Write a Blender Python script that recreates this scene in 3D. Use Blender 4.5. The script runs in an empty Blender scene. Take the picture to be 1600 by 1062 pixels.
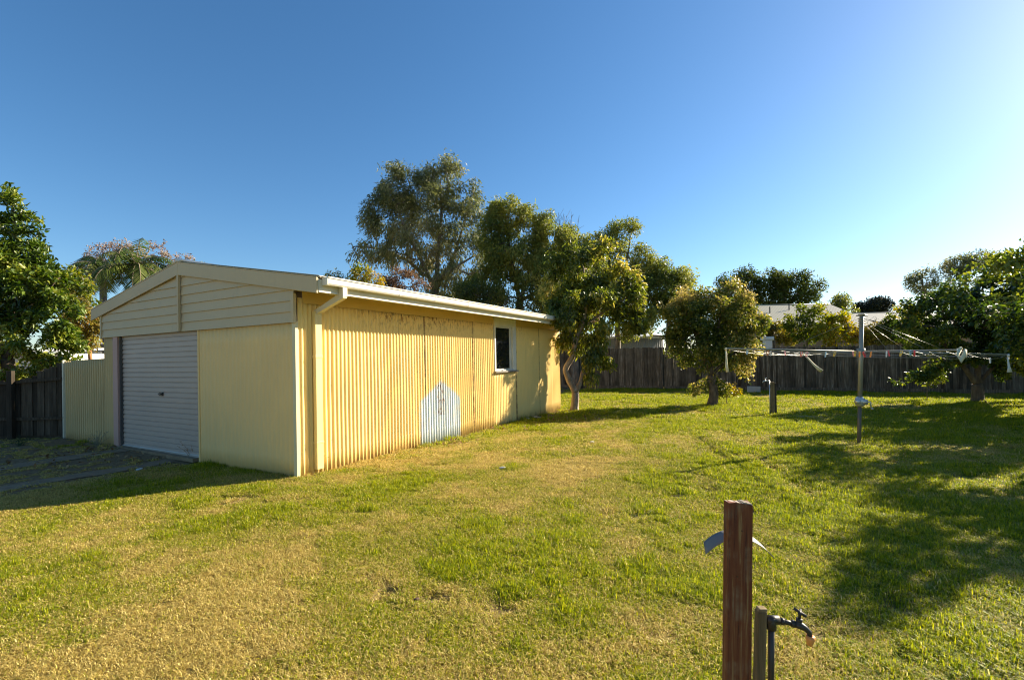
import bpy, bmesh, math, random
import numpy as np
from mathutils import Matrix, Vector, noise as mnoise

# ------------------------------------------------------------------ camera
F, ROLL, PITCH, CYO, EYE = 741.7, 0.0182, -0.0064, 25.6, 1.55      # pixels of the 1600x1062 photograph, radians, metres
scene = bpy.context.scene
COL = scene.collection
cr, sr, cp, sp = math.cos(ROLL), math.sin(ROLL), math.cos(PITCH), math.sin(PITCH)
YF = Vector((0, cp, -sp)); ZF = Vector((0, sp, cp)); XF = Vector((1, 0, 0))
cam_d = bpy.data.cameras.new('camera'); cam = bpy.data.objects.new('camera', cam_d); COL.objects.link(cam)
right = cr * XF - sr * ZF; up = sr * XF + cr * ZF
M = Matrix((right, up, -YF)).transposed().to_4x4(); M.translation = (0, 0, EYE)
cam.matrix_world = M
cam_d.sensor_width = 36; cam_d.lens = F / 1600 * 36; cam_d.shift_y = CYO / 1600
cam_d.clip_start = 0.05; cam_d.clip_end = 3000
scene.camera = cam

# ------------------------------------------------------------------ world, sun, exposure
SUN_AZ, SUN_EL = math.radians(64.0), math.radians(26.0)             # azimuth measured from +Y towards +X
world = bpy.data.worlds.new('World'); scene.world = world; world.use_nodes = True
wn = world.node_tree.nodes; wl = world.node_tree.links
sky = wn.new('ShaderNodeTexSky'); sky.sky_type = 'NISHITA'; sky.sun_disc = False
sky.sun_elevation = SUN_EL; sky.sun_rotation = SUN_AZ
sky.air_density = 1.0; sky.dust_density = 0.42; sky.ozone_density = 4.0; sky.altitude = 50
bg = wn['Background']; bg.inputs['Strength'].default_value = 0.059
sat = wn.new('ShaderNodeHueSaturation'); sat.inputs['Saturation'].default_value = 1.16; sat.inputs['Hue'].default_value = .497
wl.new(sky.outputs[0], sat.inputs['Color']); wl.new(sat.outputs[0], bg.inputs['Color'])
sun_d = bpy.data.lights.new('sun', 'SUN'); sun = bpy.data.objects.new('sun', sun_d); COL.objects.link(sun)
sun_d.energy = 5.0; sun_d.angle = math.radians(0.53); sun_d.color = (1.0, 0.885, 0.70)
S = Vector((math.sin(SUN_AZ) * math.cos(SUN_EL), math.cos(SUN_AZ) * math.cos(SUN_EL), math.sin(SUN_EL)))
sun.rotation_euler = S.to_track_quat('Z', 'Y').to_euler(); sun.location = (30, 15, 20)
scene.view_settings.view_transform = 'Standard'; scene.view_settings.look = 'None'
scene.view_settings.exposure = 1.55; scene.view_settings.gamma = 1.0
scene.cycles.max_bounces = 8; scene.cycles.transparent_max_bounces = 8
scene.cycles.use_denoising = True
scene.cycles.pixel_filter_type = 'BLACKMAN_HARRIS'; scene.cycles.filter_width = 1.1

# ------------------------------------------------------------------ pixel -> world helpers (used once, at build time)
def ray(px, py):
    ur, vr = px - 800, py - 531 - CYO
    u = ur * cr - vr * sr; v = ur * sr + vr * cr
    d = XF * (u / F) + YF + ZF * (-v / F)
    return d
def at(px, py, Y):
    d = ray(px, py); t = Y / d.y
    return Vector((d.x * t, Y, EYE + d.z * t))
def gnd(px, py, z=0.0):
    d = ray(px, py); t = (z - EYE) / d.z
    return Vector((d.x * t, d.y * t, z))

# ------------------------------------------------------------------ object helpers
def tag(o, label=None, cat=None, group=None, kind=None):
    if label: o['label'] = label
    if cat: o['category'] = cat
    if group: o['group'] = group
    if kind: o['kind'] = kind
    return o
def thing(name, label, cat, loc=(0, 0, 0), rz=0.0, group=None, rot=None):
    o = bpy.data.objects.new(name, None); COL.objects.link(o)
    o.empty_display_size = 0.2; o.location = loc
    o.rotation_euler = rot if rot else (0, 0, rz)
    return tag(o, label, cat, group)
def link(name, me, mat, parent=None, smooth=False):
    o = bpy.data.objects.new(name, me); COL.objects.link(o)
    if mat: me.materials.append(mat)
    if parent: o.parent = parent
    if smooth: me.polygons.foreach_set('use_smooth', [True] * len(me.polygons))
    return o
class MB:
    def __init__(s): s.v = []; s.f = []
    def box(s, x0, x1, y0, y1, z0, z1):
        n = len(s.v)
        s.v += [(x0, y0, z0), (x1, y0, z0), (x1, y1, z0), (x0, y1, z0), (x0, y0, z1), (x1, y0, z1), (x1, y1, z1), (x0, y1, z1)]
        s.f += [(n, n+3, n+2, n+1), (n+4, n+5, n+6, n+7), (n, n+1, n+5, n+4), (n+1, n+2, n+6, n+5), (n+2, n+3, n+7, n+6), (n+3, n, n+4, n+7)]
        return s
    def prism(s, prof, a, b, close=True):
        """prof: list of 3-vectors (a closed outline), a, b: offsets of the two ends"""
        n = len(s.v); k = len(prof); a = Vector(a); b = Vector(b)
        s.v += [tuple(Vector(p) + a) for p in prof] + [tuple(Vector(p) + b) for p in prof]
        for i in range(k):
            j = (i + 1) % k
            if not close and j == 0: break
            s.f.append((n+i, n+j, n+k+j, n+k+i))
        if close: s.f += [tuple(range(n+k-1, n-1, -1)), tuple(range(n+k, n+2*k))]
        return s
    def tube(s, pts, r, sides=8, cap=True, flat=1.0):
        pts = [Vector(p) for p in pts]; n0 = len(s.v); k = len(pts)
        rr = r if isinstance(r, (list, tuple)) else [r] * k
        t0 = (pts[1] - pts[0]).normalized()
        side = t0.cross(Vector((0, 0, 1)))
        if side.length < 1e-3: side = Vector((1, 0, 0))
        side.normalize()
        for i, p in enumerate(pts):
            t = (pts[min(i+1, k-1)] - pts[max(i-1, 0)])
            t = t.normalized() if t.length > 1e-9 else t0
            side = (side - t * side.dot(t)); side = side.normalized() if side.length > 1e-6 else t.orthogonal().normalized()
            up_ = t.cross(side)
            for q in range(sides):
                a = 2 * math.pi * q / sides
                s.v.append(tuple(p + side * math.cos(a) * rr[i] + up_ * math.sin(a) * rr[i] * flat))
        for i in range(k - 1):
            for q in range(sides):
                a = n0 + i * sides + q; b = n0 + i * sides + (q + 1) % sides
                s.f.append((a, b, b + sides, a + sides))
        if cap: s.f += [tuple(range(n0 + sides - 1, n0 - 1, -1)), tuple(range(n0 + (k-1)*sides, n0 + k*sides))]
        return s
    def grid(s, P):
        n0 = len(s.v); h = len(P); w = len(P[0])
        for row in P: s.v += [tuple(p) for p in row]
        for i in range(h - 1):
            for j in range(w - 1):
                a = n0 + i * w + j; s.f.append((a, a + 1, a + w + 1, a + w))
        return s
    def build(s, name, mat, parent=None, smooth=False, bevel=0, solid=0):
        me = bpy.data.meshes.new(name); me.from_pydata(s.v, [], s.f)
        bm = bmesh.new(); bm.from_mesh(me); 
        if not solid: bmesh.ops.recalc_face_normals(bm, faces=bm.faces)
        bm.to_mesh(me); bm.free()
        o = link(name, me, mat, parent, smooth)
        if bevel:
            m = o.modifiers.new('bevel', 'BEVEL'); m.width = bevel; m.segments = 2; m.limit_method = 'ANGLE'
        if solid:
            m = o.modifiers.new('solid', 'SOLIDIFY'); m.thickness = solid; m.offset = 0
        return o

# ------------------------------------------------------------------ materials
class Mat:
    def __init__(s, name):
        s.m = bpy.data.materials.new(name); s.m.use_nodes = True; s.t = s.m.node_tree; s.n = s.t.nodes; s.l = s.t.links
        s.b = s.n['Principled BSDF']; s.out = s.n['Material Output']
    def set(s, **k):
        for a, v in k.items():
            s.b.inputs[a.replace('_', ' ')].default_value = v
        return s
    def coord(s, kind='Object'):
        return s.n.new('ShaderNodeTexCoord').outputs[kind]
    def pos(s): return s.n.new('ShaderNodeNewGeometry').outputs['Position']
    def mapping(s, src, scale=(1, 1, 1), loc=(0, 0, 0)):
        m = s.n.new('ShaderNodeMapping'); s.l.new(src, m.inputs[0]); m.inputs['Scale'].default_value = scale; m.inputs['Location'].default_value = loc
        return m.outputs[0]
    def noise(s, src, scale, detail=4, rough=.55, dist=0):
        n = s.n.new('ShaderNodeTexNoise'); s.l.new(src, n.inputs['Vector']); n.inputs['Scale'].default_value = scale
        n.inputs['Detail'].default_value = detail; n.inputs['Roughness'].default_value = rough; n.inputs['Distortion'].default_value = dist
        return n.outputs['Fac']
    def ramp(s, src, stops, mode='LINEAR'):
        r = s.n.new('ShaderNodeValToRGB'); s.l.new(src, r.inputs[0]); r.color_ramp.interpolation = mode
        e = r.color_ramp.elements
        while len(e) < len(stops): e.new(0.5)
        for i, (p, c) in enumerate(stops):
            e[i].position = p; e[i].color = (*c, 1) if isinstance(c, (tuple, list)) else (c, c, c, 1)
        return r.outputs[0]
    def math(s, op, a, b=None, c=None):
        m = s.n.new('ShaderNodeMath'); m.operation = op
        for i, x in enumerate((a, b, c)):
            if x is None: continue
            if isinstance(x, (int, float)): m.inputs[i].default_value = x
            else: s.l.new(x, m.inputs[i])
        return m.outputs[0]
    def mix(s, fac, a, b, mode='MIX'):
        m = s.n.new('ShaderNodeMix'); m.data_type = 'RGBA'; m.blend_type = mode
        for inp, x in ((m.inputs[0], fac), (m.inputs[6], a), (m.inputs[7], b)):
            if isinstance(x, (int, float)): inp.default_value = x
            elif isinstance(x, (tuple, list)): inp.default_value = (*x, 1)
            else: s.l.new(x, inp)
        return m.outputs[2]
    def sep(s, src):
        n = s.n.new('ShaderNodeSeparateXYZ'); s.l.new(src, n.inputs[0]); return n.outputs
    def attr(s, name, inst=False):
        n = s.n.new('ShaderNodeAttribute'); n.attribute_name = name
        if inst: n.attribute_type = 'INSTANCER'
        return n.outputs['Fac']
    def color(s, c): s.l.new(c, s.b.inputs['Base Color']); return s
    def rough(s, c): s.l.new(c, s.b.inputs['Roughness']); return s
    def bump(s, h, strength=.3, dist=.01):
        b = s.n.new('ShaderNodeBump'); s.l.new(h, b.inputs['Height']); b.inputs['Strength'].default_value = strength; b.inputs['Distance'].default_value = dist
        s.l.new(b.outputs[0], s.b.inputs['Normal']); return s

def paint(name, col, rough=.5, dirt=.25, dirtcol=(.25, .2, .12), streak=True, spec=.4, metal=0):
    m = Mat(name); c = m.coord()
    n1 = m.noise(c, 1.3, 5); n2 = m.noise(m.mapping(c, (14, 14, 1.2)), 1.0, 5)
    f = m.math('MULTIPLY', m.ramp(n1, [(.4, 0), (.75, 1)]), dirt)
    col1 = m.mix(f, col, dirtcol)
    if streak: col1 = m.mix(m.math('MULTIPLY', m.ramp(n2, [(.55, 0), (.85, 1)]), dirt), col1, dirtcol)
    n3 = m.noise(c, 60, 3)
    col1 = m.mix(m.math('MULTIPLY', n3, .12), col1, tuple(x * .5 for x in col))
    m.color(col1); m.set(Roughness=rough, Metallic=metal); m.b.inputs['Specular IOR Level'].default_value = spec
    m.bump(n3, .08, .002)
    return m.m

YEL = (.90, .64, .225)
CREAM = (.56, .44, .25)
WHITE = (.80, .75, .62)

def timber(name, cols, along='z', rough=.85, scale=1.0):
    m = Mat(name); c = m.coord()
    sc = {'z': (28, 28, 1.6), 'x': (1.6, 28, 28), 'y': (28, 1.6, 28)}[along]
    n1 = m.noise(m.mapping(c, tuple(x * scale for x in sc)), 1.0, 6, .65, .3)
    n2 = m.noise(c, 2.2 * scale, 4)
    a = m.ramp(n1, [(.3, cols[0]), (.55, cols[1]), (.75, cols[2])])
    a = m.mix(m.math('MULTIPLY', m.ramp(n2, [(.4, 0), (.7, 1)]), .5), a, cols[0])
    isl = m.n.new('ShaderNodeNewGeometry').outputs['Random Per Island']
    hv = m.n.new('ShaderNodeHueSaturation'); m.l.new(a, hv.inputs['Color']); m.l.new(m.math('ADD', m.math('MULTIPLY', isl, 1.1), .45), hv.inputs['Value']); a = hv.outputs[0]
    m.color(a); m.set(Roughness=rough); m.b.inputs['Specular IOR Level'].default_value = .15; m.bump(n1, .5, .004)
    return m.m

def leafmat(name, cols, trans=.35, rough=.5, spec=.45):
    m = Mat(name); t = m.attr('tint')
    k = len(cols); col = m.ramp(t, [(i / max(1, k - 1), cc) for i, cc in enumerate(cols)])
    m.color(col); m.set(Roughness=rough); m.b.inputs['Specular IOR Level'].default_value = spec
    tr = m.n.new('ShaderNodeBsdfTranslucent'); hs = m.n.new('ShaderNodeHueSaturation'); hs.inputs['Value'].default_value = 1.5; hs.inputs['Saturation'].default_value = 1.1
    m.l.new(col, hs.inputs['Color']); m.l.new(hs.outputs[0], tr.inputs[0])
    mx = m.n.new('ShaderNodeMixShader'); mx.inputs[0].default_value = trans
    m.l.new(m.b.outputs[0], mx.inputs[1]); m.l.new(tr.outputs[0], mx.inputs[2]); m.l.new(mx.outputs[0], m.out.inputs[0])
    return m.m

def bark(name, cols):
    m = Mat(name); c = m.coord()
    n = m.noise(m.mapping(c, (6, 6, 2)), 2.0, 6, .65); n2 = m.noise(c, 25, 4)
    m.color(m.ramp(n, [(.3, cols[0]), (.5, cols[1]), (.72, cols[2])])); m.set(Roughness=.9); m.bump(n2, .6, .01)
    return m.m
BARK_GREY = bark('grey bark', [(.07, .055, .04), (.16, .13, .10), (.30, .25, .19)])
BARK_BROWN = bark('brown bark', [(.05, .035, .022), (.11, .08, .055), (.20, .15, .10)])
BARK_PALE = bark('pale bark', [(.16, .11, .07), (.30, .22, .15), (.48, .40, .32)])

# ------------------------------------------------------------------ numpy value noise (for the lawn)
def vnoise(x, y, seed=0):
    xi = np.floor(x).astype(np.int64); yi = np.floor(y).astype(np.int64); xf = x - xi; yf = y - yi
    def h(a, b):
        n = (a * 374761393 + b * 668265263 + seed * 974711) & 0xffffffff
        n = ((n ^ (n >> 13)) * 1274126177) & 0xffffffff
        return ((n ^ (n >> 16)) & 0xffff) / 65535.0
    u = xf * xf * (3 - 2 * xf); v = yf * yf * (3 - 2 * yf)
    return (h(xi, yi) * (1-u) + h(xi+1, yi) * u) * (1-v) + (h(xi, yi+1) * (1-u) + h(xi+1, yi+1) * u) * v
def fbm(x, y, seed=0, o=4):
    r = 0; a = .5; tot = 0
    for i in range(o):
        r = r + a * vnoise(x * 2**i, y * 2**i, seed + i * 7); tot += a; a *= .5
    return r / tot
def sstep(a, b, x):
    t = np.clip((x - a) / (b - a), 0, 1); return t * t * (3 - 2 * t)

# ------------------------------------------------------------------ garage frame
GC = Vector((-2.9397, 6.4571, 0)); YAW = 0.5034; GW, GL = 5.654, 9.08
gx = Vector((math.cos(YAW), -math.sin(YAW), 0)); gy = Vector((math.sin(YAW), math.cos(YAW), 0))
def to_local(x, y):       # world -> garage local (numpy friendly)
    dx, dy = x - GC.x, y - GC.y
    return dx * gx.x + dy * gx.y, dx * gy.x + dy * gy.y
def s_at(px, py=600):     # distance along the front (leftwards) seen at a pixel column
    d = ray(px, py); t = (-GC.dot(gy) * -1) / (d.dot(gy)) if True else 0
    p = d * t; return -(p - GC).dot(gx)
def v_at(px, py=600, off=0.0):     # distance along the side wall seen at a pixel column
    d = ray(px, py); t = (GC.dot(gx) + off) / (d.dot(gx)); p = d * t
    return (p - GC).dot(gy)

# ------------------------------------------------------------------ ground
def greenness(x, y):
    n = fbm(x * .55 + 3, y * .55, 1, 4); m = fbm(x * 2.2, y * 2.2, 5, 3); k = fbm(x * 7, y * 7, 8, 2)
    g = (n - .5) * 3.4 + (m - .5) * 2.4 + (k - .5) * 1.4
    bias = .47 + .36 * sstep(6.5, 11, y) + .42 * sstep(.3, 2.4, x - .25 * (y - 3)) * (1 - sstep(8, 11, y)) - .24 * sstep(0, -2.2, x) * (1 - sstep(3.6, 5.5, y))
    bias = bias - .25 * np.exp(-((x - 1.2)**2 / 1.6 + (y - 5.6)**2 / 1.2))
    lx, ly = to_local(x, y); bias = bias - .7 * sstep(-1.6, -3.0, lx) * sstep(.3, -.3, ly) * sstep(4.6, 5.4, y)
    return np.clip(bias + g * .5, .03, .97)
def bare(x, y):
    lx, ly = to_local(x, y)
    n = fbm(x * 3, y * 3, 21, 3)
    wall = np.exp(-np.abs(lx - .12) / .22) * (ly > 2.2) * (ly < 9.6) * sstep(.30, .55, n + .25 * (ly > 6.0))
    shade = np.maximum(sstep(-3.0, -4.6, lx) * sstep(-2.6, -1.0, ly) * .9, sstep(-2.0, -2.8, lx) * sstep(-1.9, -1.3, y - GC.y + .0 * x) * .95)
    hole = sstep(.78, .86, fbm(x * 1.7 + 9, y * 1.7, 33, 3)) * .8
    # narrow, patchy line of bare soil across the lawn, set slightly lower
    a = gnd(1136, 676); b = gnd(1278, 786)
    abx, aby = b.x - a.x, b.y - a.y; L2 = abx**2 + aby**2
    tt = np.clip(((x - a.x) * abx + (y - a.y) * aby) / L2, 0, 1)
    wob = (fbm(x * 2.5, y * 2.5, 40, 2) - .5) * .22
    dd = np.hypot(x - a.x - tt * abx + wob, y - a.y - tt * aby)
    tr = np.exp(-(dd / .06)**2) * sstep(.35, .55, fbm(x * 3.3, y * 3.3, 41, 2) + .12)
    pit = gnd(665, 790); hx = np.exp(-(((x - pit.x) / .30)**2 + ((y - pit.y) / .035)**2))
    tapm = gnd(1280, 985); hm = .8 * np.exp(-(((x - tapm.x) / .16)**2 + ((y - tapm.y) / .14)**2)) * sstep(.4, .6, n)
    return np.clip(wall + shade * sstep(.0, .30, n) + hole + tr + hx + hm, 0, 1)
def ghz(x, y):
    lx, ly = to_local(x, y)
    z = (fbm(x * .8, y * .8, 51, 3) - .5) * .05 * sstep(1.5, 4, y) * (1 - sstep(18, 25, y))
    z = z + .075 * sstep(-1.8, -5.0, lx)
    near = np.exp(-((np.clip(-lx - .0, 0, 9) * 0 + (np.abs(lx) < .6)))*0)
    z = z - .03 * bare(x, y) * (y < 14)
    return z
def ghz1(x, y): return float(ghz(np.array([x]), np.array([y]))[0])

def make_ground():
    xs = np.concatenate([[-400, -150, -60, -35], np.arange(-24, -12, .8), np.arange(-12, 12, .09), np.arange(12, 26, .4), [35, 60, 150, 400]])
    ys = np.concatenate([[-40, -12, -4, 0], np.arange(1.2, 14, .09), np.arange(14, 26, .3), [30, 45, 80, 200, 900]])
    X, Y = np.meshgrid(xs, ys); far = (np.abs(X) > 27) | (Y > 27) | (Y < 1)
    Z = np.where(far, 0, ghz(X, Y))
    v = np.stack([X, Y, Z], -1).reshape(-1, 3).astype(np.float32)
    h, w = X.shape; idx = np.arange(h * w).reshape(h, w)
    q = np.stack([idx[:-1, :-1], idx[:-1, 1:], idx[1:, 1:], idx[1:, :-1]], -1).reshape(-1, 4)
    me = bpy.data.meshes.new('ground'); me.vertices.add(len(v)); me.vertices.foreach_set('co', v.ravel())
    me.loops.add(q.size); me.loops.foreach_set('vertex_index', q.ravel().astype(np.int32))
    me.polygons.add(len(q)); me.polygons.foreach_set('loop_start', np.arange(0, q.size, 4, dtype=np.int32)); me.polygons.foreach_set('loop_total', np.full(len(q), 4, dtype=np.int32))
    me.update(); me.validate()
    for nm, fn in (('green', greenness), ('bare', bare)):
        a = me.attributes.new(nm, 'FLOAT', 'POINT'); a.data.foreach_set('value', fn(X, Y).ravel().astype(np.float32))
    m = Mat('lawn soil'); p = m.pos()
    n1 = m.noise(p, 90, 4, .7); n2 = m.noise(p, 22, 4); n3 = m.noise(p, 240, 2)
    g = m.math('ADD', m.attr('green'), m.math('MULTIPLY', m.math('SUBTRACT', n1, .5), 1.4))
    c = m.ramp(g, [(.25, (.34, .24, .08)), (.5, (.22, .20, .02)), (.8, (.11, .16, .005))])
    c = m.mix(m.ramp(n3, [(.3, .7), (.55, 0)]), c, (.06, .045, .015))
    soil = m.ramp(n2, [(.3, (.14, .09, .05)), (.6, (.27, .195, .115)), (.8, (.40, .31, .19))])
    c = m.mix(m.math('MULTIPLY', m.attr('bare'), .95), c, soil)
    m.color(c); m.set(Roughness=.95); m.b.inputs['Specular IOR Level'].default_value = .1; m.bump(n1, .9, .02)
    o = link('ground', me, m.m, None, True); tag(o, kind='structure')
make_ground()

# concrete driveway strips in the shade (structure)
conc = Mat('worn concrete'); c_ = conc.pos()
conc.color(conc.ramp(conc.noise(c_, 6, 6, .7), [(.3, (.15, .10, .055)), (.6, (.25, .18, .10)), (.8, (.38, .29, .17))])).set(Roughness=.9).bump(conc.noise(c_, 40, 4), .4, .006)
def strip(name, s0, s1, a, b, z=.010):
    mb = MB(); n = 40; P = []
    for i in range(n):
        t = i / (n - 1); ly = a + (b - a) * t; row = []
        for s in (s0, s1):
            s2 = s + .05 * mnoise.noise(Vector((ly * 1.2, s, 0))) + .035 * mnoise.noise(Vector((ly * 5, s, 3)))
            p = GC - gx * s2 + gy * ly; row.append((p.x, p.y, ghz1(p.x, p.y) + z))
        P.append(row)
    mb.grid(P); o = mb.build(name, conc.m, None, solid=.0); tag(o, kind='structure'); return o
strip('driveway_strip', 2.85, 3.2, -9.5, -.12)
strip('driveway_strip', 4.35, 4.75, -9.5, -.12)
mb = MB(); mb.prism([(-2.45, 0, 0), (-5.0, 0, 0), (-5.0, 0, .072), (-2.45, 0, .058)], (0, -.07, 0), (0, .4, 0))
o = mb.build('doorstep', conc.m); o.location = GC; o.rotation_euler = (0, 0, -YAW); tag(o, kind='structure')

# ------------------------------------------------------------------ GARAGE
HC, HG, HF, HA, HE, HL = 2.119, 2.669, 2.4725, 3.236, 2.6615, 2.43
OR, OLh = .528, .344
S1, SD0 = 2.3765, 5.07
y_front = 0.0
M_yel = paint('yellow corrugated paint shed side', YEL, .45, .10)
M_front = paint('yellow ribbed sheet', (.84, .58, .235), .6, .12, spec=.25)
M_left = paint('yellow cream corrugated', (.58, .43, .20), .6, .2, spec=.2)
M_clad = paint('cream weatherboard', CREAM, .6, .15, (.3, .25, .15))
M_white = paint('white gutter paint', WHITE, .35, .12, (.4, .36, .28))
M_fascia = paint('cream white fascia paint', (.66, .60, .44), .5, .2, (.4, .35, .25))
M_pink = paint('pink primer jamb', (.50, .30, .24), .6, .2)
M_door = paint('grey roller door paint', (.43, .35, .285), .45, .15, (.2, .18, .17))
M_black = Mat('black plastic').set(Base_Color=(.015, .015, .015, 1), Roughness=.4).m
M_gal = paint('galvanised steel', (.55, .56, .55), .35, .2, (.3, .28, .25), metal=.7)
M_roof = paint('pale zinc roof', (.72, .71, .66), .4, .15, metal=.15)

def wallmat():
    m = Mat('weathered yellow corrugated iron'); c = m.coord(); s = m.sep(c); y, z = s[1], s[2]
    big = m.noise(c, .8, 4); streak = m.noise(m.mapping(c, (1, 26, .9)), 1, 6, .7); fine = m.noise(c, 45, 4, .7); med = m.noise(m.mapping(c, (1, 9, 2.5)), 1.0, 6, .75)
    col = m.mix(m.ramp(big, [(.35, 0), (.7, .5)]), YEL, (.80, .60, .24))
    col = m.mix(m.ramp(streak, [(.55, 0), (.8, .45)]), col, (.50, .33, .11))
    # rust freckles high on the wall between 1.4 and 4.6 m and near sheet joints
    hi = m.ramp(z, [(0, 0), (1, 0)])
    up_ = m.ramp(m.math('DIVIDE', z, 2.5), [(.80, 0), (.95, 1)])
    band = m.ramp(m.math('DIVIDE', y, 9.0), [(.10, 0), (.17, .9), (.38, .9), (.50, .3), (.7, .5), (.8, 0)])
    fr = m.math('MULTIPLY', m.math('MULTIPLY', up_, band), m.ramp(m.noise(m.mapping(c, (1, 22, 9)), 1.0, 5, .7), [(.50, 0), (.60, 1)]))
    lowz = m.ramp(z, [(.02, .8), (.16, 0)])
    fr2 = m.math('MULTIPLY', lowz, m.ramp(med, [(.44, 0), (.62, .9)]))
    fr3 = m.math('MULTIPLY', m.ramp(m.noise(m.mapping(c, (1, 7, 1.3), (0, 4, 2)), 1.0, 6, .8), [(.70, 0), (.78, .5)]), 1.0)
    for fx in (fr, fr2, fr3): col = m.mix(fx, col, m.ramp(fine, [(.3, (.10, .035, .012)), (.7, (.27, .12, .04))]))
    # seams
    for yy, w, k in SEAMS:
        d = m.math('ABSOLUTE', m.math('SUBTRACT', m.math('ADD', y, m.math('MULTIPLY', m.math('SUBTRACT', fine, .5), .03)), yy))
        msk = m.math('MULTIPLY', m.math('LESS_THAN', d, w), m.ramp(m.noise(m.mapping(c, (1, 1, 3)), 2.0, 5), [(.35, k * .35), (.6, k)]))
        col = m.mix(msk, col, (.16, .075, .03))
    # bare blue grey sheet shaped like a little gable
    yc, half, sh, pk = PATCH
    wob = m.math('SUBTRACT', m.noise(c, 13, 4, .6), .5); dy = m.math('ABSOLUTE', m.math('SUBTRACT', m.math('ADD', y, m.math('MULTIPLY', wob, .05)), yc)); wz = m.math('ADD', z, m.math('MULTIPLY', wob, .16))
    top = m.math('SUBTRACT', pk, m.math('MULTIPLY', dy, (pk - sh) / half))
    sm = lambda q, w: m.ramp(m.math('ADD', m.math('DIVIDE', q, w), .5), [(0, 0), (1, 1)])
    msk = m.math('MULTIPLY', sm(m.math('SUBTRACT', half, dy), .04), sm(m.math('SUBTRACT', top, wz), .08))
    blue = m.ramp(m.noise(m.mapping(c, (1, 18, 1.2)), 1, 5), [(.35, (.70, .72, .68)), (.6, (.48, .56, .58)), (.75, (.72, .68, .52))])
    rd = m.math('ABSOLUTE', m.math('SUBTRACT', dy, 0.0))
    rst = m.math('MULTIPLY', m.math('LESS_THAN', dy, .12), m.math('MULTIPLY', m.math('GREATER_THAN', z, .50), m.ramp(m.noise(m.mapping(c, (1, 70, 11), (0, 3, 1)), 1, 3, .6), [(.52, 0), (.58, 1)])))
    blue = m.mix(rst, blue, (.20, .07, .03))
    msk = m.math('MULTIPLY', msk, m.ramp(m.noise(m.mapping(c, (1, 13, 3)), 2.0, 5, .7), [(.32, .5), (.48, 1)]))
    col = m.mix(msk, col, blue)
    for zk in (.42, 1.22, 2.02):      # rusty fixing heads with short runs below them
        fy = m.math('ABSOLUTE', m.math('SUBTRACT', m.math('MODULO', y, .228), .114)); dz = m.math('SUBTRACT', zk, z)
        dot = m.math('MULTIPLY', m.math('LESS_THAN', fy, .009), m.math('LESS_THAN', m.math('ABSOLUTE', dz), .010))
        run = m.math('MULTIPLY', m.math('MULTIPLY', m.math('LESS_THAN', fy, .006), m.math('GREATER_THAN', dz, 0)), m.math('MULTIPLY', m.math('LESS_THAN', dz, .10), m.ramp(med, [(.42, 0), (.6, .7)])))
        col = m.mix(m.math('MAXIMUM', m.math('MULTIPLY', dot, .8), run), col, (.22, .10, .04))
    m.color(col); m.set(Roughness=.6); m.b.inputs['Specular IOR Level'].default_value = .2; m.bump(fine, .15, .003)
    return m.m

v = lambda px, py=600: v_at(px, py)
SEAMS = [(v(664), .022, .9), (v(740), .026, .8), (v(806.5), .035, .9), (v(843), .028, .85), (v(624), .012, .4)]
pa, pb = v(657, 660), v(719, 660)
PATCH = ((pa + pb) / 2, (pb - pa) / 2, .80, 1.17)
M_wall = wallmat()

G = thing('garage', 'long yellow corrugated iron garage with gable front and grey roller door', 'garage', (GC.x, GC.y, 0), -YAW)
def corr(name, mat, a, b, z0, z1, pitch=.076, amp=.009, axis='y', off=0.0, parent=G, trap=False, zbot=None, ztop=None, per=8):
    """vertical corrugated sheet along x or y of the garage frame"""
    n = int(abs(b - a) / pitch * per); mb = MB(); K = 9; rows = [[] for _ in range(K)]
    for i in range(n + 1):
        t = a + (b - a) * i / n
        for r in range(K):
            zb = zbot(t) if zbot else z0; zt = ztop(t) if ztop else z1; z = zb + (zt - zb) * r / (K - 1)
            tw = t + .006 * mnoise.noise(Vector((t * .9, z * 1.1, off))); ph = 2 * math.pi * tw / pitch
            h = amp * (1 + .12 * mnoise.noise(Vector((t * 3, z * 2, 7)))) * (max(-1, min(1, 2.2 * math.sin(ph))) if trap else math.sin(ph))
            j = .006 * mnoise.noise(Vector((t * .8, z * .9, 3))) + (.002 if int(t / (pitch * 8)) % 2 else 0)
            rows[r].append((off + h + j, t, z) if axis == 'y' else (t, off - h - j, z))
    mb.grid(rows); o = mb.build(name, mat, parent, True, solid=.002); return o

# window opening on the side wall
WA, WB = v(772.5), v(806); WZ0, WZ1 = 1.28, 2.42
corr('side_wall', M_wall, .031, WA, -.05, HL + .02, amp=.011)
corr('side_wall', M_wall, WB, GL, -.05, HL + .02)
corr('side_wall', M_wall, WA, WB, -.05, WZ0)
# ribbed front panel
corr('front_panel', M_front, -S1, -.012, -.02, HC + .02, pitch=.097, amp=.0035, axis='x', trap=True, per=12)
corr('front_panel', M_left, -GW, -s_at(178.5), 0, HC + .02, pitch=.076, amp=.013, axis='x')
MB().box(-s_at(178.5), -SD0, -.02, .03, 0, HC).build('door_jamb', M_pink, G, bevel=.004)
MB().box(-S1 - .012, -S1 + .03, -.012, .02, 0, HC).build('edge_trim', M_front, G, bevel=.003)
# corner trim
MB().prism([(-.05, -.016, 0), (.014, -.016, 0), (.014, .030, 0), (.010, .030, 0), (.010, -.012, 0), (-.05, -.012, 0)], (0, 0, 0), (0, 0, HC)).build('corner_trim', paint('cream corner trim', (.66, .57, .33), .5, .15), G)
# hidden walls
corr('rear_wall', M_yel, -GW, 0, 0, 2.45, axis='x', off=GL)
corr('left_wall', M_yel, 0.02, GL, 0, 2.55, axis='y', off=-GW)
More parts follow.
